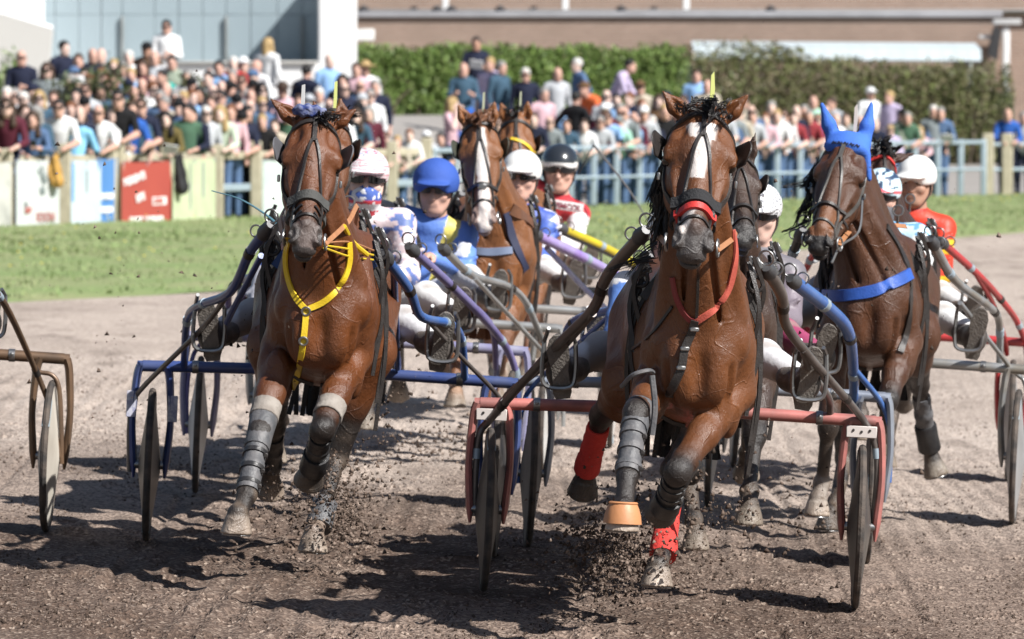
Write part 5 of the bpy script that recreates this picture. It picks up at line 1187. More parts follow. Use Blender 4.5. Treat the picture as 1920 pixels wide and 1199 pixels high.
def bridle(h, m=M_blackleather, nose=(M_blackleather, .018), brow=None, blinkers=True, blink_m=None, overcheck=True, plate=True, plate_m=None, plate_h=.13, plate_w=1., ear_hood=None, plate_u=0.02):
    H, k = h['H'], h['k']; root = h['root']; br = empty('bridle'); br.parent = root
    ribbon(h, 'browband', [H(-.115, .10, -.09), H(-.095, .055, -.03), H(0, .035, .04), H(.095, .055, -.03), H(.115, .10, -.09)], .020 * k, brow or m, .006, parent=br)
    ribbon(h, 'headpiece', [H(-.11, .14, -.11), H(-.09, .03, -.09), H(0, -.03, -.01), H(.09, .03, -.09), H(.11, .14, -.11)], .022 * k, m, .006, parent=br)
    for s in (-1, 1):
        ribbon(h, 'cheekpiece', [H(s * .115, .10, -.10), H(s * .11, .25, -.10), H(s * .085, .40, -.085), H(s * .068, .51, -.075)], .017 * k, m, .006, parent=br)
        if overcheck: ribbon(h, 'overcheck', [H(s * .006, .13, .05), H(s * .03, .22, .04), H(s * .055, .36, .01), H(s * .068, .47, -.03), H(s * .066, .52, -.06)], .011 * k, m, .006, parent=br)
        g = G(); g.torus(H(s * .074, .525, -.082), h['eu'] + h['ew'] * .2, .030 * k, .0045 * k, 18, 6); g.build('bit_ring', M_steel, br)
        g = G(); g.box(H(s * .112, .235, -.098), (.012, .03, .03), bev=.003); g.build('buckle', M_steel, br)
        if blinkers:
            # open cup: curved leather shell standing off beside the eye
            vs = []; fs = []; nu, nv = 8, 7
            for a in range(nu):
                for b in range(nv):
                    ta = -1 + 2 * a / (nu - 1); tb = b / (nv - 1); rad_ = math.sqrt(max(0, 1 - ta * ta * .92))
                    vs.append(H(s * (.108 + .034 * tb - .014 * ta * ta), .135 + .050 * ta, -.100 + (.090 * tb * rad_ ** .5) + .01))
            n0 = len(vs); vs2 = [x + h['eu'] * s * .006 for x in vs]
            for a in range(nu - 1):
                for b in range(nv - 1): q = (a * nv + b, (a + 1) * nv + b, (a + 1) * nv + b + 1, a * nv + b + 1); fs += [q, tuple(i + n0 for i in q[::-1])]
            for a in range(nu - 1):
                for b in (0, nv - 1): fs.append((a * nv + b, (a + 1) * nv + b, (a + 1) * nv + b + n0, a * nv + b + n0))
            for b in range(nv - 1):
                for a in (0, nu - 1): fs.append((a * nv + b, a * nv + b + 1, a * nv + b + 1 + n0, a * nv + b + n0))
            g = G(); g.add(vs + vs2, fs); g.build('blinker', blink_m or m, br)
    if overcheck: ribbon(h, 'overcheck', [H(0, -.02, .03), H(.0, .05, .05), H(0, .10, .05), H(0, .14, .05)], .019 * k, m, .007, parent=br)
    c = H(0, .385, -.06); ring_on(h, 'noseband', c, h['ev'], h['ew'], -2.6, 2.6, nose[1] * k, nose[0], .010, 30, br, h['Bh'], .2)
    ring_on(h, 'jaw_strap', H(0, .475, -.06), h['ev'], h['ew'], -2.9, 2.9, .011 * k, m, .005, 30, br, h['Bh'], .2)
    if plate:
        b = H(plate_u, -.02, -.02); g = G(); up = nrm(V((.02, -.1, 1))); hh = plate_h
        pw = plate_w; g.add([b + V((-.007, 0, 0)), b + V((.007, 0, 0)), b + V((.008 + .006 * (pw - .5), 0, hh * .55)), b + V((.005, 0, hh)), b + V((-.006, 0, hh * (.97 if pw < 1 else .9))), b + V((-.007, .05, 0)), b + V((.007, .05, 0)), b + V((.008 + .006 * (pw - .5), .09, hh * .55)), b + V((.005, .09, hh)), b + V((-.006, .07, hh * (.97 if pw < 1 else .9)))],
              [(0, 1, 2, 3, 4), (9, 8, 7, 6, 5), (0, 5, 6, 1), (1, 6, 7, 2), (2, 7, 8, 3), (3, 8, 9, 4), (4, 9, 5, 0)]); g.build('head_plate', plate_m or mat('plate_white', (.72, .72, .66), .5), br, smooth=False)
    h['br'] = br; return br
def sleeve(h, name, a, b, ra, rb, m, n=14, prof=None, parent=None, flat=False, mid=None):
    """boot, bandage or bell round a leg segment"""
    a, b = V(a), V(b); L = np.linalg.norm(b - a); g = G()
    pr = prof or [(0, .8), (.0, 1.), (.04, 1.04), (.5, 1.0), (.96, 1.04), (1, 1.), (1, .8)]
    g.lathe(a, b - a, [(t * L, (ra + (rb - ra) * t) * s) for t, s in pr], n); o = g.build(name, m, parent or h['root']); return o
def harness(h, m=M_blackleather, pad=None, col_m=None, girth_y=-1.52):
    root = h['root']; X = h['X']; hs = empty('harness'); hs.parent = root
    ring_on(h, 'saddle', (0, girth_y, 1.2), (0, 1, 0), (0, 0, 1), -1.0, 1.0, .11, pad or m, .022, 22, hs, None, .8)
    ring_on(h, 'girth', (0, girth_y, 1.2), (0, 1, 0), (0, 0, 1), -3.1, 3.1, .06, m, .010, 44, hs, None, .8)
    for s in (-1, 1):
        g = G(); g.torus((s * .10, girth_y - .02, 1.62), (0, 1, 0), .026, .0045, 16, 6); g.tube([(s * .10, girth_y, 1.545), (s * .10, girth_y - .02, 1.595)], .007, 6); g.build('terret', M_steel, hs)
        # shaft carriers: plates, straps, buckles beside the saddle
        r = np.random.default_rng(3 + s); o_, d_ = V((s * .9, girth_y, 1.38)), V([(-s, 0, 0)]); Xp = march(h['B'], o_, d_, 1.)[0]
        c = Xp + V((s * .02, -.02, .02)) if not np.isnan(Xp[0]) else V((s * .32, girth_y, 1.38))
        for q in range(5):
            g = G(); at = c + V((s * r.uniform(-.01, .05), r.uniform(-.07, .05), r.uniform(-.12, .10))); g.box(at, (.016, .012, .05), R=np.array(Matrix.Rotation(r.uniform(-.6, .6), 3, 'Y')), bev=.003); g.build('buckle', M_steel, hs)
        for q in range(6):
            a = c + V((s * r.uniform(.0, .03), -.06 + .03 * q, .12 - .02 * q)); b = a + V((s * .02, r.uniform(-.06, .10), -.28 - .10 * q)); mid = (a + b) / 2 + V((s * .04, r.normal(0, .02), 0))
            pts = cr([a, mid, b], 5); g = G(); g.strap(pts, np.tile((s * .3, -1., 0), (len(pts), 1)), .018, .004); g.build('strap', m, hs)
        g = G(); g.torus(c + V((s * .035, -.02, .01)), (0, 1, 0), .030, .008, 14, 6); g.build('shaft_loop', m, hs)
    h['hs'] = hs; return hs
def reins(h, hand, m, r=.0045):
    H = h['H']
    for s in (-1, 1):
        a = H(s * .075, .53, -.085); g = G(); mid = V((s * .14, -1.55, 1.60)); pts = cr([a, a * .55 + mid * .45 + V((s * .03, 0, .02)), mid, mid * .5 + V(hand[s]) * .5 - V((0, 0, .05)), V(hand[s])], 6)
        g.strap(pts, np.tile((s * .8, -.2, .6), (len(pts), 1)), .022, .003); g.build('rein', m, h['root'])
def trot(phase=0, lift=0.):
    """default joints of the suspended trot, mirrored for phase 1"""
    a = [[(-.165, -1.84, 1.0), (-.15, -2.12, .70), (-.13, -2.30, .47), (-.13, -2.37, .33)], [(.165, -1.84, .99), (.12, -2.12, .68), (.11, -1.90, .50), (.11, -1.80, .52)],
         [(-.20, -.82, .96), (-.20, -.40, .70), (-.21, -.10, .50), (-.21, -.02, .38)], [(.19, -.92, .96), (.10, -.85, .52), (.06, -1.10, .25), (.05, -1.20, .12)]]
    if phase:
        mi = lambda J: [(-x, y, z) for x, y, z in J]; a = [mi(a[1]), mi(a[0]), mi(a[3]), mi(a[2])]
    return [[V(q) + V((0, 0, lift)) for q in J] for J in a]
# ------------------------------------------------------------------ the field, nearest first
def JP(Lc, js): return [[Lc.px(*j) if len(j) == 3 and abs(j[0]) > 9 else V(j, float) for j in J] for J in js]
def SH(Lc, *ps): return [Lc.px(*p) for p in ps]
RED = mat('strap_red', (.52, .035, .03), .55, bump=.2, bscale=120); YEL = mat('strap_yellow', (.72, .50, .02), .5, var=.3, vscale=40, col2=(.5, .33, .02), bump=.2, bscale=120); BLU = mat('strap_blue', (.03, .10, .42), .5, bump=.2, bscale=120, var=.3, vscale=30)
GREYB = mat('boot_grey', (.075, .078, .085), .55, var=.6, vscale=18, col2=(.16, .15, .15), bump=.35, bscale=60); BLKB = mat('boot_black', (.016, .016, .018), .4, var=.5, vscale=20, col2=(.05, .048, .046), bump=.2, bscale=60)
TANB = mat('bell_tan', (.50, .22, .09), .5, var=.4, vscale=12, col2=(.38, .19, .10), bump=.15, bscale=40); REDB = mat('bandage_red', (.62, .045, .035), .85, bump=.6, bscale=70, var=.3, vscale=25); SAND = mat('sock_white', (.31, .28, .25), .85, var=.7, vscale=14, col2=(.16, .135, .115), bump=.4, bscale=60)
BAY = (.140, .047, .013); BAYR = (.138, .044, .0125); DBAY = (.082, .031, .013); CHEST = (.22, .086, .030); BLACK = (.014, .011, .010); GRBAY = (.055, .030, .020)
WHT = (.66, .61, .58)
HOOF_P = (.62, .52, .43); HOOF_D = (.05, .042, .037); HOOF_G = (.42, .345, .28)

# ---- A: bay with white star and red noseband
LA = Loc(.667, 25.08, 0)
legsA = JP(LA, [[(-.14, -1.84, 1.0), (1192, 775, -2.22), (1176, 895, -2.42), (1166, 996, -2.52)], [(.155, -1.86, 1.0), (1270, 886, -2.26), (1250, 948, -2.02), (1238, 962, -1.92)],
    [(-.22, -.84, .96), (1128, 780, -.45), (1102, 868, -.18), (1092, 926, -.10)], [(.18, -.95, .97), (1262, 880, -.92), (1246, 1028, -1.22), (1231, 1100, -1.38)]])
hA = horse(LA, 'bay trotting horse with white star and stripe, red noseband and red hind bandages', BAY, (LA.px(1321, 208, -2.33), LA.px(1299, 468, -2.72)), legsA, .0075,
    blaze=[(.075, .150, .046, .034, .0, .0, WHT), (.125, .30, .022, .016, .004, -.006, WHT), (.44, .54, .017, .007, -.016, -.036, WHT)], hoof=(HOOF_G, HOOF_D, HOOF_D, HOOF_P), ears=(LA.px(1243, 172, -2.30), LA.px(1403, 178, -2.30)), muzzle=(.060, .052, .050), chest=(.01, 0), turn=.06, hw=1.22, bw=.88)
H = hA['H']
bridle(hA, nose=(mat('shadow_roll', (.02, .02, .022), .9, bump=.8, bscale=90), .050), plate_m=mat('plate_lime', (.62, .66, .22), .5), plate_h=.15)
ring_on(hA, 'red_noseband', H(0, .43, -.06), hA['ev'], hA['ew'], -1.9, 1.9, .030, RED, .010, 26, hA['br'], hA['Bh'], .2)
strands(hA, 'forelock', [H(-.07, .02, .02), H(0, .0, .05), H(.07, .02, .02)], (0, -.7, .15), 130, .045, 1, .007, .045, .022)
strands(hA, 'mane', [H(-.075, .04, -.13), H(-.085, .16, -.18), H(-.095, .30, -.22)], (-.06, .10, -1), 230, .12, 2, .010, .035, .012)
strands(hA, 'mane', [H(-.09, .42, -.25), H(-.11, .50, -.28)], (-1, .1, -.25), 26, .13, 4, .006, .04, .03)
harness(hA)
pxstrap(hA, 'breast_strap', [(1374, 432), (1378, 480), (1368, 535), (1344, 575), (1306, 603)], .027, mat('strap_faded_red', (.50, .10, .07), .55, var=.4, vscale=20, bump=.2, bscale=120), .006)
pxstrap(hA, 'breast_strap', [(1262, 520), (1270, 560), (1290, 596), (1306, 603)], .024, mat('strap_dark_red', (.22, .03, .03), .6), .006)
pxstrap(hA, 'breast_girth', [(1304, 600), (1297, 625), (1284, 655), (1278, 690), (1266, 718), (1256, 742)], .034, M_blackleather, .012)
pxstrap(hA, 'check_rein', [(1308, 485), (1309, 530), (1306, 600)], .012, M_blackleather, .005)
pxstrap(hA, 'tongue_strap', [(1262, 575), (1225, 625), (1180, 660)], .012, M_blackleather)
for px, py in ((1302, 618), (1284, 654), (1277, 690)):
    o, d = LA.rays([(px, py)]); Xp = march(hA['B'], o, d, 60, 19)[0]
    if not np.isnan(Xp[0]): g = G(); g.box(Xp + V((0, -.020, 0)), (.036, .010, .018), bev=.004); g.build('buckle', M_steel, hA['root'])
def legboots(h, i, knee=None, can=None, band=None, bell=None, fet=None, sock=None, r=.047):
    E, K, Ft, Hf = h['legs'][i]; nm = 'leg'
    if knee: sleeve(h, 'knee_boot', K + (E - K) * .20, K + (Ft - K) * .25, .059, .053, knee)
    if can: sleeve(h, 'cannon_boot', K + (Ft - K) * .22, K + (Ft - K) * .95, r, r, can, prof=[(0, .85), (.0, 1.), (.12, 1.06), (.14, 1.0), (.38, 1.), (.40, 1.07), (.5, 1.07), (.52, 1.), (.8, 1.), (.82, 1.08), (.94, 1.1), (1, 1.05), (1, .85)])
    if band: sleeve(h, 'bandage', K + (Ft - K) * .22, Ft + (Hf - Ft) * .22, .047, .053, band, prof=[(0, .8), (0, 1.), (.1, 1.06), (.22, .99), (.3, 1.05), (.45, .98), (.52, 1.04), (.68, .99), (.74, 1.06), (.92, 1.1), (1, 1.05), (1, .8)])
    if fet: sleeve(h, 'fetlock_boot', Ft + (K - Ft) * .25, Ft + (Hf - Ft) * .3, .056, .058, fet)
    if bell:
        f_ = Hf[1] < Ft[1] - .02; pa = nrm(nrm(Hf - Ft) * (.12 if f_ else 1) + (V((0, 0, -.9)) if f_ else 0)); cor = Hf - pa * .112; sleeve(h, 'bell_boot', cor, Hf - pa * .028, .052, .073, bell, 20, [(0, .85), (0, 1.0), (.06, 1.08), (.12, 1.0), (.3, 1.06), (.6, 1.08), (1, 1.02), (1, .85)])
    if sock: sleeve(h, 'sock_wrap', K + (E - K) * .34, K + (E - K) * .17, .0625, .062, sock)
def shoes(h):
    for E, K, Ft, Hf in h['legs']:
        f_ = Hf[1] < Ft[1] - .02; pa = nrm(nrm(V(Hf) - V(Ft)) * (.12 if f_ else 1) + (V((0, 0, -.9)) if f_ else 0)); g = G(); g.torus(V(Hf) + pa * .003, pa, .057, .004, 18, 6); g.build('horseshoe', M_steel, h['root'])
def bootstraps(h, i, m):
    E, K, Ft, Hf = [V(q) for q in h['legs'][i]]; d = nrm(Ft - K); L = np.linalg.norm(Ft - K)
    for t in (.35, .6, .85):
        c = K + d * L * t; g = G(); g.lathe(c - d * .010, d, [(0, .046), (0, .0535), (.020, .0535), (.020, .046)], 16); g.build('boot_strap', m, h['root'])
        g = G(); g.box(c + V((.045, -.036, 0)), (.020, .012, .022), bev=.004); g.build('buckle', M_blackleather, h['root'])
shoes(hA); bootstraps(hA, 0, GREYB); bootstraps(hA, 1, BLKB)
legboots(hA, 0, GREYB, GREYB, bell=TANB); legboots(hA, 1, BLKB, BLKB, fet=BLKB); legboots(hA, 2, band=REDB); legboots(hA, 3, band=REDB)
# knee boot suspender of the near foreleg
E, K, Ft, Hf = legsA[0]; g = G(); g.tube(cr([K + V((-.06, 0, .10)), K + V((-.02, -.07, .15)), K + V((.04, -.06, .17)), K + V((.06, 0, .16))], 4), .009, 6); g.build('boot_strap', GREYB, hA['root'])
g = G(); g.tube(cr([K + V((.055, -.02, .15)), K + V((.072, -.03, .03)), K + V((.066, -.03, -.08))], 4), .012, 6); g.build('boot_strap', GREYB, hA['root'])
P_A = paint('faded_red', (.50, .17, .15), (.13, .085, .075), .45); P_Ash = paint('grimy_grey', (.17, .15, .14), (.09, .075, .068), .4, .4)
sA = sulky(LA, 'sulky with faded red crossbar and grimy grey shafts behind the star faced bay', P_A, P_Ash, mat('wheel_black', (.045, .043, .042), .5, var=.7, vscale=5, col2=(.14, .12, .10)),
    R=[(SH(LA, (1440, 508, -1.5), (1466, 555, -1.2), (1474, 610, -1.0), (1520, 672, -.75), (1600, 764, -.1), (1634, 815, -.02), (1645, 880, 0), (1636, 985, .02)), [.030, .024, .019, .015, .014], 'shaft', P_Ash), (SH(LA, (1505, 655, -.85), (1522, 700, -.5), (1553, 745, -.1), (1557, 777, 0)), .018, 'stay', P_Ash)],
    Lf=[(SH(LA, (1204, 440, -1.5), (1140, 515, -1.15), (1112, 580, -.95), (1040, 652, -.6), (925, 780, -.05), (899, 815, 0), (892, 880, 0), (889, 968, 0)), [.030, .026, .020, .016, .014], 'shaft', P_Ash), (SH(LA, (1112, 588, -.95), (1035, 672, -.4), (958, 735, -.05), (945, 757, 0)), .018, 'stay', P_Ash)])
for x in (-.77, .80):
    g = G(); g.box((x - .02, -.034, .755), (.13, .008, .05), bev=.003); g.build('fork_plate', mat('plate_pale', (.55, .50, .47), .5), sA)
    for q in range(3): g = G(); g.lathe((x - .055 + q * .035, -.040, .762 - .006 * (q % 2)), (0, -1, 0), [(0, .006), (.004, .004)], 8); g.build('bolt', M_blackleather, sA)
CAPW = lambda l: np.tile(V((.76, .76, .74)), (len(l), 1))
def silk(base, l=None, r=None, yoke=None, collar=None, hoops=None, spots=None):
    def f(v, J, d):
        ids = nearest(J, v); c = np.tile(V(base, float), (len(v), 1))
        c[ids == 1] = l or base; c[ids == 2] = r or l or base
        h = (v - d['nk']) @ d['ax']
        if hoops: 
            for z0, z1, cc in hoops: c[(h > z0) & (h < z1)] = cc
        if yoke is not None: c[(h > -.17) & (ids == 0)] = yoke
        if spots:
            for (sx_, sz_, rad_, cc) in spots:
                q = v - (d['nk'] + d['lat'] * sx_ + d['ax'] * sz_); c[((q @ d['lat']) ** 2 + (q @ d['ax']) ** 2 < rad_ ** 2) & (v[:, 1] < d['nk'][1] + .2)] = cc
        if collar is not None: c[ids == 3] = collar
        return c
    return f
dA, hand = driver(LA, 'driver hidden behind the star faced bay, black boots braced in the stirrups', (-.06, .12, 1.54), dict(n='white', col=CAPW), silk((.7, .7, .7), (.1, .2, .5)), (.62, .62, .64), glasses=True, res=.012)
reins(hA, hand, M_tanrein)

# ---- B: bay with the yellow breast strap
LB = Loc(-.875, 26.85, 0)
legsB = JP(LB, [[(-.145, -1.84, .99), (487, 812, -2.15), (463, 928, -2.35), (443, 1002, -2.42)], [(.15, -1.84, .98), (604, 806, -2.22), (590, 868, -2.00), (578, 905, -1.92)],
    [(-.21, -.84, .95), (514, 800, -.45), (508, 880, -.16), (506, 925, -.08)], [(.20, -.98, .96), (630, 862, -.95), (602, 970, -1.22), (586, 1036, -1.32)]])
hB = horse(LB, 'bay trotting horse with bright yellow breast strap and grey leg boots', BAYR, (LB.px(592, 222, -2.28), LB.px(572, 458, -2.66)), legsB, .0075, blaze=[(.50, .60, .03, .03, .01, .015, (.12, .09, .08))],
    hoof=(HOOF_G, HOOF_D, HOOF_G, HOOF_G), socks=((), (), (), (.34, .26, .21)), ears=(LB.px(507, 186, -2.25), LB.px(668, 205, -2.25)), muzzle=(.050, .042, .039), chest=(.025, 0), turn=.10, hw=1.08)
H = hB['H']
bridle(hB, nose=(mat('nose_grey', (.055, .055, .052), .8, bump=.5, bscale=90), .044), plate_m=mat('plate_white'), plate_h=.13, plate_w=.3, plate_u=-.05, blink_m=mat('blinker_grey', (.10, .10, .11), .4))
v, q = skin([ell(H(-.040, -.01, .030), (.055, .038, .028), .02), ell(H(.0, -.01, .032), (.045, .035, .022), .02)], .009); v += .004 * np.sin(v * 170)[:, [1, 2, 0]]; obj('poll_cover', mesh('poll_cover', v, q, [mat('blue_white_cloth', (.016, .035, .16), .8, var=.3, vscale=45, col2=(.6, .62, .7), bump=.5, bscale=60)]), hB['root'])
strands(hB, 'forelock', [H(0, .0, .05), H(.06, .03, .01)], (.2, -.6, .1), 60, .04, 6, .007, .03, .02)
for s in (-1, 1):
    for a in range(3): ribbon(hB, 'nose_strap', [H(s * .03, .40 + a * .03, .03), H(s * .075, .42 + a * .035, -.05), H(s * .06, .50, -.10)], .010, M_blackleather, .006, parent=hB['br'])
harness(hB, pad=mat('pad_blue', (.03, .07, .20), .7, bump=.4, bscale=50))
pxstrap(hB, 'breast_strap', [(541, 448), (536, 490), (543, 530), (556, 560), (574, 582)], .026, YEL, .005)
pxstrap(hB, 'breast_strap', [(654, 455), (655, 490), (641, 530), (612, 563), (574, 582)], .026, YEL, .005)
pxstrap(hB, 'breast_girth', [(574, 584), (570, 630), (563, 680), (553, 728)], .027, YEL, .005)
o, d = LB.rays([(574, 584), (569, 640)]); Xp = march(hB['B'], o, d, 60, 20)
for x in Xp: 
    if not np.isnan(x[0]): g = G(); g.torus(x + V((0, -.014, 0)), (0, 1, .2), .017, .005, 14, 6); g.build('ring', M_steel, hB['root'])
shoes(hB); bootstraps(hB, 0, BLKB); legboots(hB, 0, GREYB, GREYB, sock=SAND); legboots(hB, 1, BLKB, BLKB, sock=SAND, fet=BLKB); legboots(hB, 3, fet=GREYB); legboots(hB, 2, can=BLKB)
a = H(.07, .53, -.08); b = LB.px(700, 470, -1.7)
for k in range(3):
    g = G(); pts = cr([a + V((0, 0, -.01 * k)), (a + b) / 2 + V((.0, 0, .02 - .03 * k)), b + V((.0, 0, -.02 * k))], 6); g.tube(pts, .0045, 6); g.build('side_rein', (M_tanrein, YEL, YEL)[k], hB['root'])
g = G(); pts = cr([LB.px(645, 425, -2.2), LB.px(662, 455, -2.05), LB.px(688, 478, -1.9)], 6); g.tube(pts, .011, 7); g.build('rope_band', YEL, hB['root'])
P_B = paint('navy', (.035, .065, .22), (.09, .11, .20)); P_Bs = paint('blue', (.045, .13, .40), (.09, .15, .32))
sB = sulky(LB, 'navy blue sulky with black wheels behind the yellow strapped bay', P_B, P_Bs, mat('wheel_dark', (.03, .03, .032), .4, var=.5, vscale=6, col2=(.12, .11, .10)),
    R=[(SH(LB, (722, 482, -1.45), (768, 545, -1.15), (790, 594, -.95), (845, 608, -.55), (866, 640, -.25), (872, 714, 0)), [.027, .023, .021, .019], 'shaft', P_Bs), (SH(LB, (792, 590, -.93), (860, 665, -.4), (938, 748, 0), (950, 795, 0), (946, 885, 0)), [.012, .011], 'stay', P_Ash), (SH(LB, (738, 500, -1.0), (742, 600, -.5), (746, 690, -.03)), .018, 'seat_strut', P_B)],
    Lf=[(SH(LB, (500, 432, -1.45), (468, 475, -1.3), (432, 548, -1.0), (372, 574, -.6), (351, 602, -.3), (345, 692, 0)), [.027, .023, .021, .019], 'shaft', P_B), (SH(LB, (436, 540, -1.), (380, 615, -.6), (258, 738, -.02), (243, 790, 0), (242, 885, 0)), [.014, .012], 'stay', P_Ash), (SH(LB, (490, 480, -1.2), (440, 575, -.8), (425, 606, -.7)), .016, 'seat_strut', P_B)])
for (pts) in ([(-.90, 0, .70), (-.865, 0, .55)], [(-.70, 0, .66), (-.69, 0, .56)]):
    g = G(); g.box((V(pts[0]) + V(pts[1])) / 2 + V((0, -.022, 0)), (.045, .006, .12), bev=.002); g.build('fork_sticker', mat('sticker_white', (.6, .6, .66), .5, var=.6, vscale=60, col2=(.08, .09, .3)), sB)
dB, hand = driver(LB, 'driver hidden behind the yellow strapped bay with grey white breeches showing', (-.13, .14, 1.50), dict(n='white', col=CAPW), silk((.05, .1, .35), (.5, .5, .55)), (.60, .60, .62), res=.012)
reins(hB, hand, M_tanrein)
wh = Loc(-.875, 26.85).root('whip', label='thin driving whip sticking out left of the yellow strapped bay', cat='whip'); g = G(); g.tube(cr([LB.px(545, 445, -.6), LB.px(500, 404, -.5), LB.px(450, 374, -.4), LB.px(397, 358, -.3)], 6), [.006, .0025], 6); g.build('stock', mat('whip_blue', (.10, .22, .28), .4), wh)
g = G(); g.tube([LB.px(560, 458, -.65), LB.px(545, 445, -.6)], .009, 7); g.build('grip', M_blackleather, wh)

# ---- F: dark bay in the blue ear hood
LF = Loc(1.84, 30.6, math.radians(-4.5))
lF = JP(LF, [[(-.17, -1.84, 1.0), (1553, 800, -1.95), (1541, 905, -1.86), (1531, 968, -1.90)], [(.165, -1.84, .99), (1664, 752, -2.12), (1658, 812, -1.90), (1648, 838, -1.82)],
    [(-.16, -.95, .96), (1585, 860, -.92), (1568, 940, -1.18), (1552, 994, -1.28)], [(.21, -.84, .98), (1724, 722, -.46), (1738, 822, -.24), (1756, 892, -.22)]])
hF = horse(LF, 'dark brown horse wearing a bright blue ear hood and blue breast band', DBAY, (LF.px(1590, 262, -2.15), LF.px(1530, 458, -2.52)), lF, .0085, hoof=(HOOF_G, HOOF_G, HOOF_D, (.34, .30, .25)), socks=((.36, .32, .28), (.3, .26, .22), (), ()), ears=(LF.px(1543, 205, -2.12), LF.px(1630, 203, -2.10)), muzzle=(.022, .019, .018), turn=-.16, hw=1.1, bw=.85,
    blaze=[(.40, .55, .055, .05, 0, 0, (.17, .066, .024))])
H = hF['H']; k = hF['k']
bridle(hF, m=mat('grey_leather', (.085, .08, .075), .45, var=.4, vscale=30, bump=.2, bscale=120), blinkers=False, nose=(M_blackleather, .014), plate_m=mat('plate_pale', (.6, .6, .58), .5), plate_h=.17)
ET = [LF.px(1541, 196, -2.12), LF.px(1634, 195, -2.10)]; EH = [ell(H(0, .01, -.02), (.098 * k, .058 * k, .062 * k), .02, 0, hF['R']), ell(H(0, .045, -.01), (.102 * k, .038 * k, .05 * k), .03, 0, hF['R'])]
for m_, t in zip((-1, 1), ET):
    b0 = H(m_ * .058, -.0, -.05); EH += [cone(b0, b0 * .5 + t * .5, .034, .033, .03), cone(b0 * .5 + t * .5, t, .033, .010, .02)]
    if m_ > 0: EH += [cone(H(m_ * .085, .05, -.03), H(m_ * .108, .13, -.10), .022, .014, .02)]
v, q = skin(EH, .0085); obj('ear_hood', mesh('ear_hood', v, q, [mat('hood_blue', (.045, .15, .58), .8, bump=.3, bscale=120, var=.25, vscale=12)]), hF['root'])
for s in range(5):
    u0 = -.06 + s * .028; ribbon(dict(hF, B=EH), 'hood_lettering', [H(u0, .075, .06), H(u0 + .008, .055, .06), H(u0 + .018, .072, .06), H(u0 + .022, .056, .06)], .006, mat('ink_black', (.01, .012, .03), .8), .002, 4, .002)
strands(hF, 'mane', [H(-.10, .05, -.08), H(-.12, .18, -.14), H(-.13, .33, -.22)], (-.5, .1, -.8), 90, .11, 8, .008, .03, .03)
harness(hF)
pxstrap(hF, 'breast_band', [(1512, 545), (1535, 553), (1580, 555), (1640, 545), (1680, 528), (1706, 514)], .060, BLU, .010)
pxstrap(hF, 'chest_drop', [(1552, 462), (1553, 510), (1552, 555), (1556, 578)], .014, M_blackleather)
pxstrap(hF, 'shoulder_strap', [(1662, 425), (1688, 470), (1705, 515), (1706, 570), (1700, 620), (1688, 660)], .035, M_blackleather, .006)
g = G(); pts = cr([H(.07, .53, -.08), LF.px(1610, 418, -1.95), LF.px(1650, 420, -1.8), LF.px(1700, 425, -1.5)], 5); g.strap(pts, np.tile((0, -1., .3), (len(pts), 1)), .026, .004); g.build('side_rein', M_tanrein, hF['root'])
g = G(); pts = cr([H(.105, .24, -.1), H(.12, .40, -.14), H(.075, .52, -.10), H(.06, .62, -.10)], 5); g.tube(pts, .006, 6); g.build('rein_chain', M_steel, hF['root'])
shoes(hF); legboots(hF, 3, can=GREYB, fet=BLKB); legboots(hF, 0, sock=None)
P_F = paint('silver_grey', (.36, .38, .40), (.25, .21, .15), .35, .5); P_Fs = paint('bronze_grey', (.26, .24, .20), (.34, .36, .38), .35, .5)
LFs = Loc(1.80, 30.6, math.radians(-5))
sulky(LFs, 'silver grey sulky behind the blue hooded dark horse', P_F, P_Fs, mat('wheel_grey', (.30, .30, .30), .5, var=.5, vscale=5),
    R=[(SH(LFs, (1748, 455, -1.35), (1790, 525, -.95), (1858, 578, -.4), (1874, 610, -.2), (1874, 690, 0)), [.028, .024, .022, .020], 'shaft', P_F), (SH(LFs, (1800, 568, -.8), (1895, 690, -.05), (1920, 715, 0), (1925, 760, 0), (1922, 870, 0)), [.014, .012], 'stay', P_F)],
    Lf=[(SH(LFs, (1502, 438, -1.35), (1484, 482, -1.15), (1450, 560, -.8), (1400, 640, -.3), (1385, 700, 0)), [.030, .024, .020], 'shaft', mat('dark_tube', (.05, .05, .05), .4, metal=.4)), ([(-.45, -.9, 1.15), (-.78, -.05, .78), (-.85, 0, .6), (-.845, 0, .30)], .013, 'stay', P_F)])
pat = lambda a, b, s, seed: (lambda l: np.where((vnoise(l[:, 0] * 30 + 5, l[:, 2] * 30 + l[:, 1] * 20, s, seed) > .05)[:, None], V(a, float), V(b, float)))
def helmF(l):
    c = pat((.50, .68, .76), (.62, .76, .82), .6, 3)(l); d = (l[:, 2] > .05) & (vnoise(l[:, 0] * 40, l[:, 2] * 40, .7, 8) > .02); c[d] = (.03, .06, .12); c[np.abs(l[:, 2] - .055 - l[:, 0] * .3) < .006] = (.6, .1, .12); return c
def silkF(v, J, d):
    c = pat((.50, .68, .78), (.12, .30, .50), .8, 4)(v); ids = nearest(J, v); c[ids > 0] = (.74, .74, .73); return c
driver(LF, 'driver in patterned light blue helmet beside the blue hooded dark horse', LF.px(1652, 368, .05), dict(n='lightblue', col=helmF), silkF, (.70, .70, .70), gloves='palegrey', sk=1, mask=lambda l: np.tile(V((.10, .10, .11)), (len(l), 1)), look=(-.12, -1, -.1))

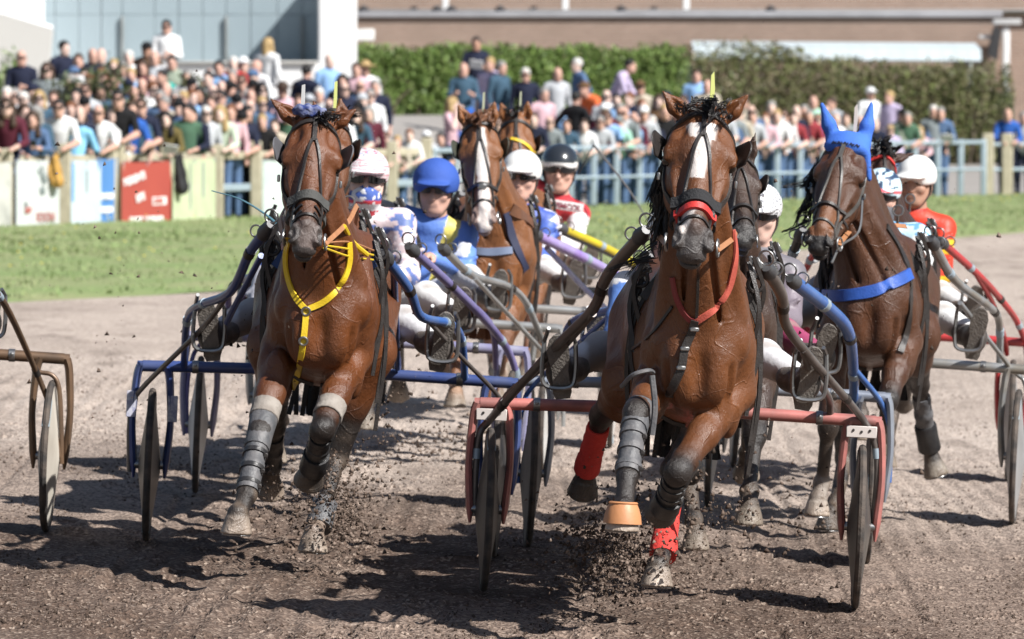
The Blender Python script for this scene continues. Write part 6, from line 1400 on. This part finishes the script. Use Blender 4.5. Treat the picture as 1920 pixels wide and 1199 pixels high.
# ---- G: grey brown horse half hidden behind the star faced bay
LG = Loc(.86, 27.5, 0)
hG = horse(LG, 'dark grey brown horse peering out behind the star faced bay', GRBAY, (LG.px(1384, 296, -2.22), LG.px(1398, 448, -2.60)), trot(1), .011, muzzle=(.03, .027, .026), ears=(LG.px(1340, 266, -2.2), LG.px(1416, 250, -2.2)), turn=.1)
bridle(hG, plate=False, blinkers=True); harness(hG)
P_G = paint('royal_blue', (.035, .11, .36), (.10, .19, .42)); P_Gw = mat('wheel_dusty', (.20, .18, .165), .7, var=.7, vscale=6, col2=(.09, .08, .075), bump=.2, bscale=30)
sulky(LG, 'sulky with a thick royal blue shaft and dusty wheels behind the grey brown horse', paint('steel_blue', (.30, .33, .38), (.18, .2, .25), .4, .4), P_G, P_Gw,
    R=[(SH(LG, (1487, 527, -1.4), (1555, 580, -.95), (1590, 622, -.65), (1600, 690, -.25), (1601, 750, 0)), [.036, .034, .028, .024], 'shaft', P_G), (SH(LG, (1600, 690, -.25), (1650, 752, -.02), (1667, 795, 0), (1670, 840, 0), (1667, 905, 0)), [.016, .013], 'stay', P_G)], cz=.78)
def helmG(l):
    c = np.tile(V((.72, .73, .74)), (len(l), 1)); z = l[:, 2] * 52 + .6 * np.sin(l[:, 0] * 90) + .4 * np.sin(l[:, 1] * 70)
    c[(np.abs(z - np.round(z)) < .16) & (vnoise(l[:, 0] * 60, l[:, 2] * 20, .35, 3) > -.2)] = (.10, .10, .12); return c
driver(LG, 'driver in white helmet with fine black script leaning out behind the star faced bay', LG.px(1424, 402, .05), dict(n='script', col=helmG), silk((.16, .15, .17), (.3, .28, .32), (.20, .17, .20)), (.30, .05, .12), sk=0, look=(-.15, -1, -.15))

# ---- K: bay behind the yellow strapped one, violet sulky, pink helmet
LK = Loc(-.82, 30.0, 0); LKh = Loc(-1.0, 30.0, 0)
hK = horse(LKh, 'bay horse whose ear tips show above the yellow strapped bay', BAY, (LKh.px(618, 222, -2.25), LKh.px(610, 430, -2.62)), trot(0), .012, ears=(LKh.px(588, 190, -2.2), LKh.px(638, 182, -2.2)))
bridle(hK, plate_m=mat('plate_lime'), plate_h=.17, plate_w=.3); harness(hK)
P_K = paint('violet', (.12, .10, .27), (.24, .22, .40)); M_wwh = mat('wheel_white', (.60, .60, .58), .55, var=.7, vscale=5, col2=(.35, .32, .29), bump=.1, bscale=40)
sulky(LK, 'violet sulky with pale disc wheels carrying the driver in the pink helmet', paint('violet_grey', (.20, .19, .33), (.34, .34, .42)), P_K, M_wwh,
    R=[(SH(LK, (772, 468, -1.4), (845, 535, -.95), (900, 590, -.6), (948, 650, -.15), (968, 700, 0), (972, 730, 0)), [.027, .023, .017], 'shaft', P_K), (SH(LK, (845, 540, -.9), (905, 590, -.45), (925, 625, -.3), (930, 690, -.05)), .018, 'stay', P_K)], face_m=M_wwh)
def helmK(l):
    c = np.tile(V((.72, .67, .68)), (len(l), 1)); z = l[:, 2] * 75; s = np.abs(z - np.round(z)) < .15; c[s & (l[:, 2] < .10)] = (.55, .22, .26); top = l[:, 2] > .105; w = vnoise(l[:, 0] * 50, l[:, 1] * 50 + l[:, 2] * 30, .5, 6); c[top & (np.abs(w) < .07)] = (.55, .10, .14); c[top & (w > .28)] = (.30, .34, .55); return c
def maskK(l):
    c = np.tile(V((.05, .10, .34)), (len(l), 1)); z = l[:, 2]; c[z < -.085] = (.58, .05, .07); c[(z < -.105) & (z > -.135)] = (.72, .70, .70); rr_ = np.hypot(l[:, 0] - .03, z + .062); c[(np.abs(rr_ - .024) < .009) & ~((np.abs(z + .062) < .008) & (l[:, 0] < .03))] = (.72, .72, .74)
    w = vnoise(l[:, 0] * 60, z * 60, .6, 2); c[(l[:, 0] < -.03) & (w > .1)] = (.70, .68, .70); return c
def silkK(v, J, d):
    w = vnoise(v[:, 0] * 30 + 3, v[:, 2] * 30 + v[:, 1] * 19, .8, 7); c = np.tile(V((.60, .50, .52)), (len(v), 1)); c[w > .12] = (.68, .66, .68); c[w < -.27] = (.12, .18, .42); return c
dK, hand = driver(LK, 'driver in pink striped helmet, black sunglasses and blue red face mask', LK.px(686, 338, .0), dict(n='pink', col=helmK), silkK, (.70, .70, .70), sk=2, mask=maskK, look=(.04, -1, -.02), res=.009, hsc=1.12)

# ---- C: black horse, silver sulky, blue driver
LC = Loc(-.62, 32.9, math.radians(-2)); LCh = Loc(-.86, 32.9, math.radians(-1))
hC = horse(LCh, 'black horse with a white star and tufted forelock behind the pink helmet', BLACK, (LC.px(690, 232, -2.2), LC.px(684, 420, -2.56)), trot(1), .011, blaze=[(.06, .12, .03, .02, -.01, -.01, (.45, .44, .44))], points=(.012, .01, .01), muzzle=(.02, .018, .018), ears=(LC.px(656, 200, -2.2), LC.px(716, 196, -2.2)))
bridle(hC, brow=mat('band_white', (.6, .62, .64), .6), plate_m=mat('plate_black_white', (.3, .32, .34), .5, var=1, vscale=30, col2=(.02, .02, .02)), plate_h=.17, plate_w=.5); harness(hC)
strands(hC, 'forelock', [hC['H'](.02, -.02, .05), hC['H'](.09, .0, .02)], (.6, -.3, .15), 110, .07, 9, .010, .02, .02)
P_C = paint('silver', (.46, .47, .47), (.30, .29, .27), .35, .6)
sulky(LC, 'silver tubed sulky carrying the driver in blue', P_C, P_C, M_wwh,
    R=[(SH(LC, (832, 468, -1.4), (885, 516, -1.0), (950, 536, -.6), (985, 566, -.3), (1018, 640, 0)), [.027, .023, .020], 'shaft', P_C), (SH(LC, (890, 522, -1.0), (1000, 640, -.2), (1045, 690, 0), (1056, 740, 0), (1056, 800, 0)), [.015, .013], 'stay', P_C)])
def silkC(v, J, d):
    c = np.tile(V((.13, .25, .66)), (len(v), 1)); ids = nearest(J, v); x = (v - d['nk']) @ d['lat']; c[(x > .07) & (x < .15) & (ids != 2)] = (.72, .62, .16); c[ids == 3] = (.05, .10, .36)
    q = v - (d['sh'][1] * .62 + d['elb'][1] * .38); c[(np.abs(q @ d['lat'] + .01) < .035) & (np.abs(q[:, 2]) < .04) & (v[:, 1] < d['sh'][1][1])] = (.68, .70, .76); return c
driver(LC, 'driver in plain blue cloth helmet cover and blue jacket with yellow stripe', LC.px(817, 355, .02), dict(n='bluecloth', col=plain((.03, .085, .36)), rough=.8, coat=0, bump=.35, s=1.12), silkC, (.72, .72, .72), sk=1, look=(-.08, -1, -.10), lenses=mat('clear_lens', (.05, .045, .045), .15), res=.009, hsc=1.10)

# ---- D: chestnut with the broad white blaze
LD = Loc(-.205, 35.3, 0)
hD = horse(LD, 'chestnut horse with broad white blaze between the blue and white helmets', CHEST, (LD.px(898, 226, -2.22), LD.px(908, 420, -2.56)), [[V(q) for q in J] for J in trot(0)], .009, blaze=[(.06, .34, .018, .034, .010, .006, (.70, .67, .64)), (.33, .62, .026, .030, .006, .006, (.66, .60, .57))], ears=(LD.px(858, 196, -2.2), LD.px(928, 190, -2.2)), points=(.19, .075, .03), socks=((.35, .2, .12), (.5, .4, .33), (.3, .2, .15), (.3, .2, .15)), muzzle=(.22, .15, .13), mane=(.15, .06, .025), chest=(.06, 0), turn=-.05)
H = hD['H']; bridle(hD, nose=(M_blackleather, .020), plate_m=mat('plate_olive', (.40, .42, .30), .5), plate_h=.15, plate_w=.3, blink_m=mat('blinker_olive', (.06, .065, .05), .5)); harness(hD)
g = G(); g.box(H(0, .40, .03), (.05, .02, .03), bev=.006); g.build('nose_buckle', M_steel, hD['br'])
strands(hD, 'forelock', [H(-.06, .0, .02), H(0, -.01, .05), H(.06, .0, .02)], (0, -.7, -.3), 110, .045, 12, .008, .04, .014)
pxstrap(hD, 'breast_band', [(880, 470), (915, 473), (960, 470)], .045, mat('strap_bluegrey', (.16, .20, .30), .6), .008); pxstrap(hD, 'shoulder_strap', [(948, 400), (962, 450), (985, 505)], .05, mat('strap_navy', (.02, .025, .06), .7), .008)
pxstrap(hD, 'neck_strap', [(958, 392), (985, 410), (1004, 428)], .07, M_brownleather, .01)
P_D = paint('lilac', (.27, .16, .48), (.45, .42, .62)); P_D2 = paint('pale_blue', (.16, .20, .50), (.42, .45, .6))
sulky(LD, 'lilac shafted sulky behind the white blazed chestnut', P_C, P_D, M_wwh, R=[(SH(LD, (1004, 440, -1.4), (1120, 497, -.85), (1190, 545, -.4), (1205, 600, -.05), (1206, 640, 0)), [.034, .030, .024], 'shaft', P_D), (SH(LD, (1025, 465, -1.25), (1095, 540, -.7), (1180, 620, 0)), .018, 'stay', P_D2)])
def silkD(v, J, d):
    w = vnoise(v[:, 0] * 15 + 1, v[:, 2] * 15 + v[:, 1] * 8, .8, 17); c = np.tile(V((.62, .62, .68)), (len(v), 1)); c[w > .1] = (.06, .11, .42); c[w < -.3] = (.45, .2, .25); ids = nearest(J, v); c[ids == 3] = (.05, .10, .40)
    q = v - (d['sh'][1] * .6 + d['elb'][1] * .4); rr_ = np.linalg.norm(q, axis=1); c[(ids == 2)] = (.07, .13, .45); c[(ids == 2) & (rr_ > .10) & (rr_ < .15)] = (.7, .7, .74); return c
driver(LD, 'driver in white helmet, dark sunglasses and blue white silks beside the blazed chestnut', LD.px(978, 332, .02), dict(n='white', col=CAPW), silkD, (.72, .72, .72), sk=1, look=(-.18, -1, -.05), res=.009, hsc=1.12)

# ---- E: second chestnut, yellow shaft, black helmet
LE = Loc(-.06, 38.8, 0)
hE = horse(LE, 'chestnut horse with black blinkers peeping out above the white helmet', CHEST, (LE.px(968, 222, -2.2), LE.px(966, 392, -2.55)), trot(1), .012, ears=(LE.px(938, 190, -2.2), LE.px(990, 186, -2.2)), points=(.15, .06, .03), mane=(.012, .01, .01))
bridle(hE, plate_m=mat('plate_olive'), plate_h=.16, plate_w=.3, overcheck=True, blink_m=mat('blinker_black', (.012, .012, .013), .45)); harness(hE)
strands(hE, 'forelock', [hE['H'](-.05, -.02, .03), hE['H'](.03, -.03, .05)], (0, -.5, .15), 60, .045, 13, .010, .025, .015)
ribbon(hE, 'yellow_cord', [hE['H'](-.03, .16, .04), hE['H'](.04, .18, .03), hE['H'](.11, .2, -.06)], .02, YEL, .006)
P_E = paint('yellow', (.62, .50, .02), (.45, .36, .03)); P_E2 = mat('tube_black', (.015, .015, .016), .3)
sulky(LE, 'sulky with yellow and black shaft carrying the black helmeted driver', P_E2, P_E, M_wwh, R=[(SH(LE, (1052, 428, -1.3), (1145, 470, -.85), (1225, 520, -.4), (1240, 570, -.05), (1240, 600, 0)), [.030, .028, .024], 'shaft', P_E), (SH(LE, (1052, 437, -1.3), (1144, 479, -.85), (1220, 529, -.4), (1232, 600, 0)), .014, 'stay', P_E2)])
def helmE(l):
    c = np.tile(V((.022, .026, .032)), (len(l), 1)); c[(l[:, 2] > .020) & (l[:, 2] < .048) & (l[:, 1] > .02)] = (.74, .74, .74); return c
dE, hand = driver(LE, 'driver in glossy black helmet with white band and red yoked white silks', LE.px(1049, 318, .0), dict(n='blackgloss', col=helmE, rough=.12, coat=1., peak=0), silk((.74, .73, .74), (.76, .76, .77), yoke=(.50, .035, .045), collar=(.42, .03, .04), hoops=[(-.22, -.165, (.70, .66, .66))]), (.74, .74, .75), sk=1, look=(-.05, -1, -.08), res=.009, hsc=1.16)
c = bpy.data.curves.new('lettering', 'FONT'); c.body = 'VSMCOL'; c.size = .05; c.align_x = 'CENTER'; c.extrude = .001; c.offset = .001; c.materials.append(mat('ink_maroon', (.2, .03, .05), .7))
o = letters(c, dE); q = LE.px(1062, 392, -.145); o.location = tuple(q); o.rotation_euler = (math.pi / 2 - .2, .12, 0)
g = G(); g.box(q + V((0, .012, .018)), (.22, .006, .06), R=np.array(Matrix.Rotation(.12, 3, 'Y')), bev=.004); g.build('chest_label', mat('label_white', (.72, .70, .70), .7), dE)
wh = LE.root('whip', label='thin driving whip standing up right of the black helmet', cat='whip'); g = G(); g.tube(cr([LE.px(1218, 420, -.3), LE.px(1175, 350, -.2), LE.px(1113, 272, -.1)], 6), [.004, .008], 6); g.build('stock', mat('whip_grey', (.12, .12, .12), .4), wh); g = G(); g.tube(cr([LE.px(1113, 272, -.1), LE.px(1098, 300, -.1), LE.px(1084, 328, -.05)], 4), .004, 5); g.build('lash', M_blackleather, wh)

# ---- H: dark horse with red browband, driver in red and yellow
LH = Loc(2.06, 34.0, math.radians(-2))
hH = horse(LH, 'dark bay horse with red browband between the light blue and white helmets', (.055, .022, .014), (LH.px(1655, 292, -2.2), LH.px(1660, 430, -2.5)), trot(0), .012, ears=(LH.px(1612, 270, -2.15), LH.px(1716, 288, -2.15)), turn=.3)
bridle(hH, brow=RED, plate=False, blinkers=False, nose=(RED, .02)); harness(hH)
strands(hH, 'mane', [hH['H'](-.06, -.03, .02), hH['H'](0, -.05, .03), hH['H'](.05, -.03, .0)], (.1, -.3, .1), 120, .06, 15, .012, .06, .02)
P_H = paint('red', (.48, .035, .04), (.30, .05, .05))
sulky(LH, 'bright red sulky carrying the driver in red and yellow silks', P_H, P_H, mat('wheel_grey'), R=[(SH(LH, (1766, 455, -1.3), (1830, 512, -.85), (1868, 552, -.55), (1905, 600, -.2), (1925, 650, 0)), [.026, .022, .018], 'shaft', P_H), (SH(LH, (1830, 515, -.85), (1862, 570, -.5), (1885, 640, -.1), (1888, 665, 0)), .016, 'stay', P_H)])
dH, hand = driver(LH, 'driver in plain white helmet and red jacket with yellow hoops', LH.px(1718, 342, .02), dict(n='white', col=CAPW), silk((.58, .045, .02), yoke=None, collar=(.45, .03, .02), hoops=[(-.16, -.09, (.80, .48, .02)), (-.36, -.27, (.80, .48, .02)), (-.52, -.46, (.80, .48, .02))]), (.66, .66, .66), sk=3, look=(-.35, -1, -.1), glasses=False, res=.009, hsc=1.08)

# ---- J: sulky leaving the picture at the left edge
LJ = Loc(-2.93, 27.1, math.radians(2))
P_J = paint('rust_brown', (.20, .12, .07), (.10, .07, .05), .45, .4)
sulky(LJ, 'rust brown sulky with a cream disc wheel cut off by the picture edge', P_J, P_J, mat('wheel_cream', (.58, .54, .47), .55, var=.6, vscale=4, col2=(.33, .29, .24)),
    R=[(SH(LJ, (-40, 520, -1.1), (8, 570, -.75), (60, 680, -.15), (92, 760, -.03), (113, 858, 0)), [.020, .015, .012], 'shaft', P_J), (SH(LJ, (70, 698, 0), (98, 704, 0), (111, 730, 0), (115, 800, 0), (116, 870, 0)), .012, 'stay', P_J)])
driver(LJ, 'driver cut off by the picture edge, one dark boot showing', (0, .12, 1.6), dict(n='white', col=CAPW), silk((.1, .1, .12)), (.25, .25, .27), res=.012)

# ------------------------------------------------------------------ clods thrown up by the hooves and lying on the track
def clods(name, n, src, seed, smin, smax, ground_=False):
    r = np.random.default_rng(seed); base = V([(1, 0, -.5), (-.5, .87, -.5), (-.5, -.87, -.5), (.1, 0, .9), (.5, .6, .3)]); tri = V([(0, 2, 1), (0, 1, 4), (0, 4, 3), (1, 2, 3), (2, 0, 3), (1, 3, 4)])
    c = src(r, n); n = len(c); s = smin + (smax - smin) * r.random(n) ** 3; q = r.normal(size=(n, 5, 3)) * .3 + base
    v = c[:, None] + q * s[:, None, None]; col = V([(.075, .052, .04), (.13, .095, .075), (.21, .16, .13), (.05, .036, .028)])[r.integers(0, 4, n)]
    f = (tri[None] + (np.arange(n) * 5)[:, None, None]).reshape(-1, 3)
    return obj(name, mesh(name, v.reshape(-1, 3), f, [mat('clod', attr='tint', rough=.95, spec=.15)], smooth=False, cols=np.repeat(col, 5, 0)), kind='stuff')
def thrown(px, py, Y, sx, sy, sY): return lambda r, n: np.stack([(lambda a, b, y: P(a, b, y))(px + r.normal() * sx, py + r.normal() * sy, Y + r.normal() * sY) for _ in range(n)])
def above(src):
    def f(r, n): c = src(r, n); return c[c[:, 2] > ground(c[:, 0], c[:, 1]) - .01]
    return f
for k, (n, a) in enumerate([(1800, (1150, 1040, 23.9, 45, 45, .25)), (1000, (1210, 1010, 23.9, 90, 70, .35)), (500, (1330, 960, 24.5, 90, 60, .5)), (1500, (640, 950, 25.6, 45, 55, .3)), (600, (560, 960, 25.6, 70, 50, .3)), (140, (520, 640, 26, 60, 110, .5)), (400, (830, 830, 31.5, 45, 25, .4)), (300, (720, 800, 29, 50, 60, .4)), (200, (1180, 1080, 23.5, 120, 40, .4)), (70, (260, 520, 27, 110, 130, 1.)), (90, (1500, 500, 27, 160, 150, 1.)), (160, (700, 640, 27, 60, 160, .6)), (300, (1120, 1010, 24.4, 40, 40, .3)), (250, (1560, 950, 29, 60, 30, .5))]):
    clods('flying_dirt', n, above(thrown(*a)), 40 + k, .0025, .013)
def lying(r, n):
    Y = 22.6 + (44 - 22.6) * r.random(n) ** 1.5; X = r.uniform(-1.05, 1.05, n) * Y * .0885; d = vnoise(X, Y * .4, .6, 22) + .5 * vnoise(X, Y * .3, .25, 23); ok = d + r.normal(0, .15, n) > .02
    X, Y = X[ok], Y[ok]; return np.stack([X, Y, track_z(X, Y) + .003], -1)
clods('loose_dirt', 30000, lying, 77, .0025, .011)
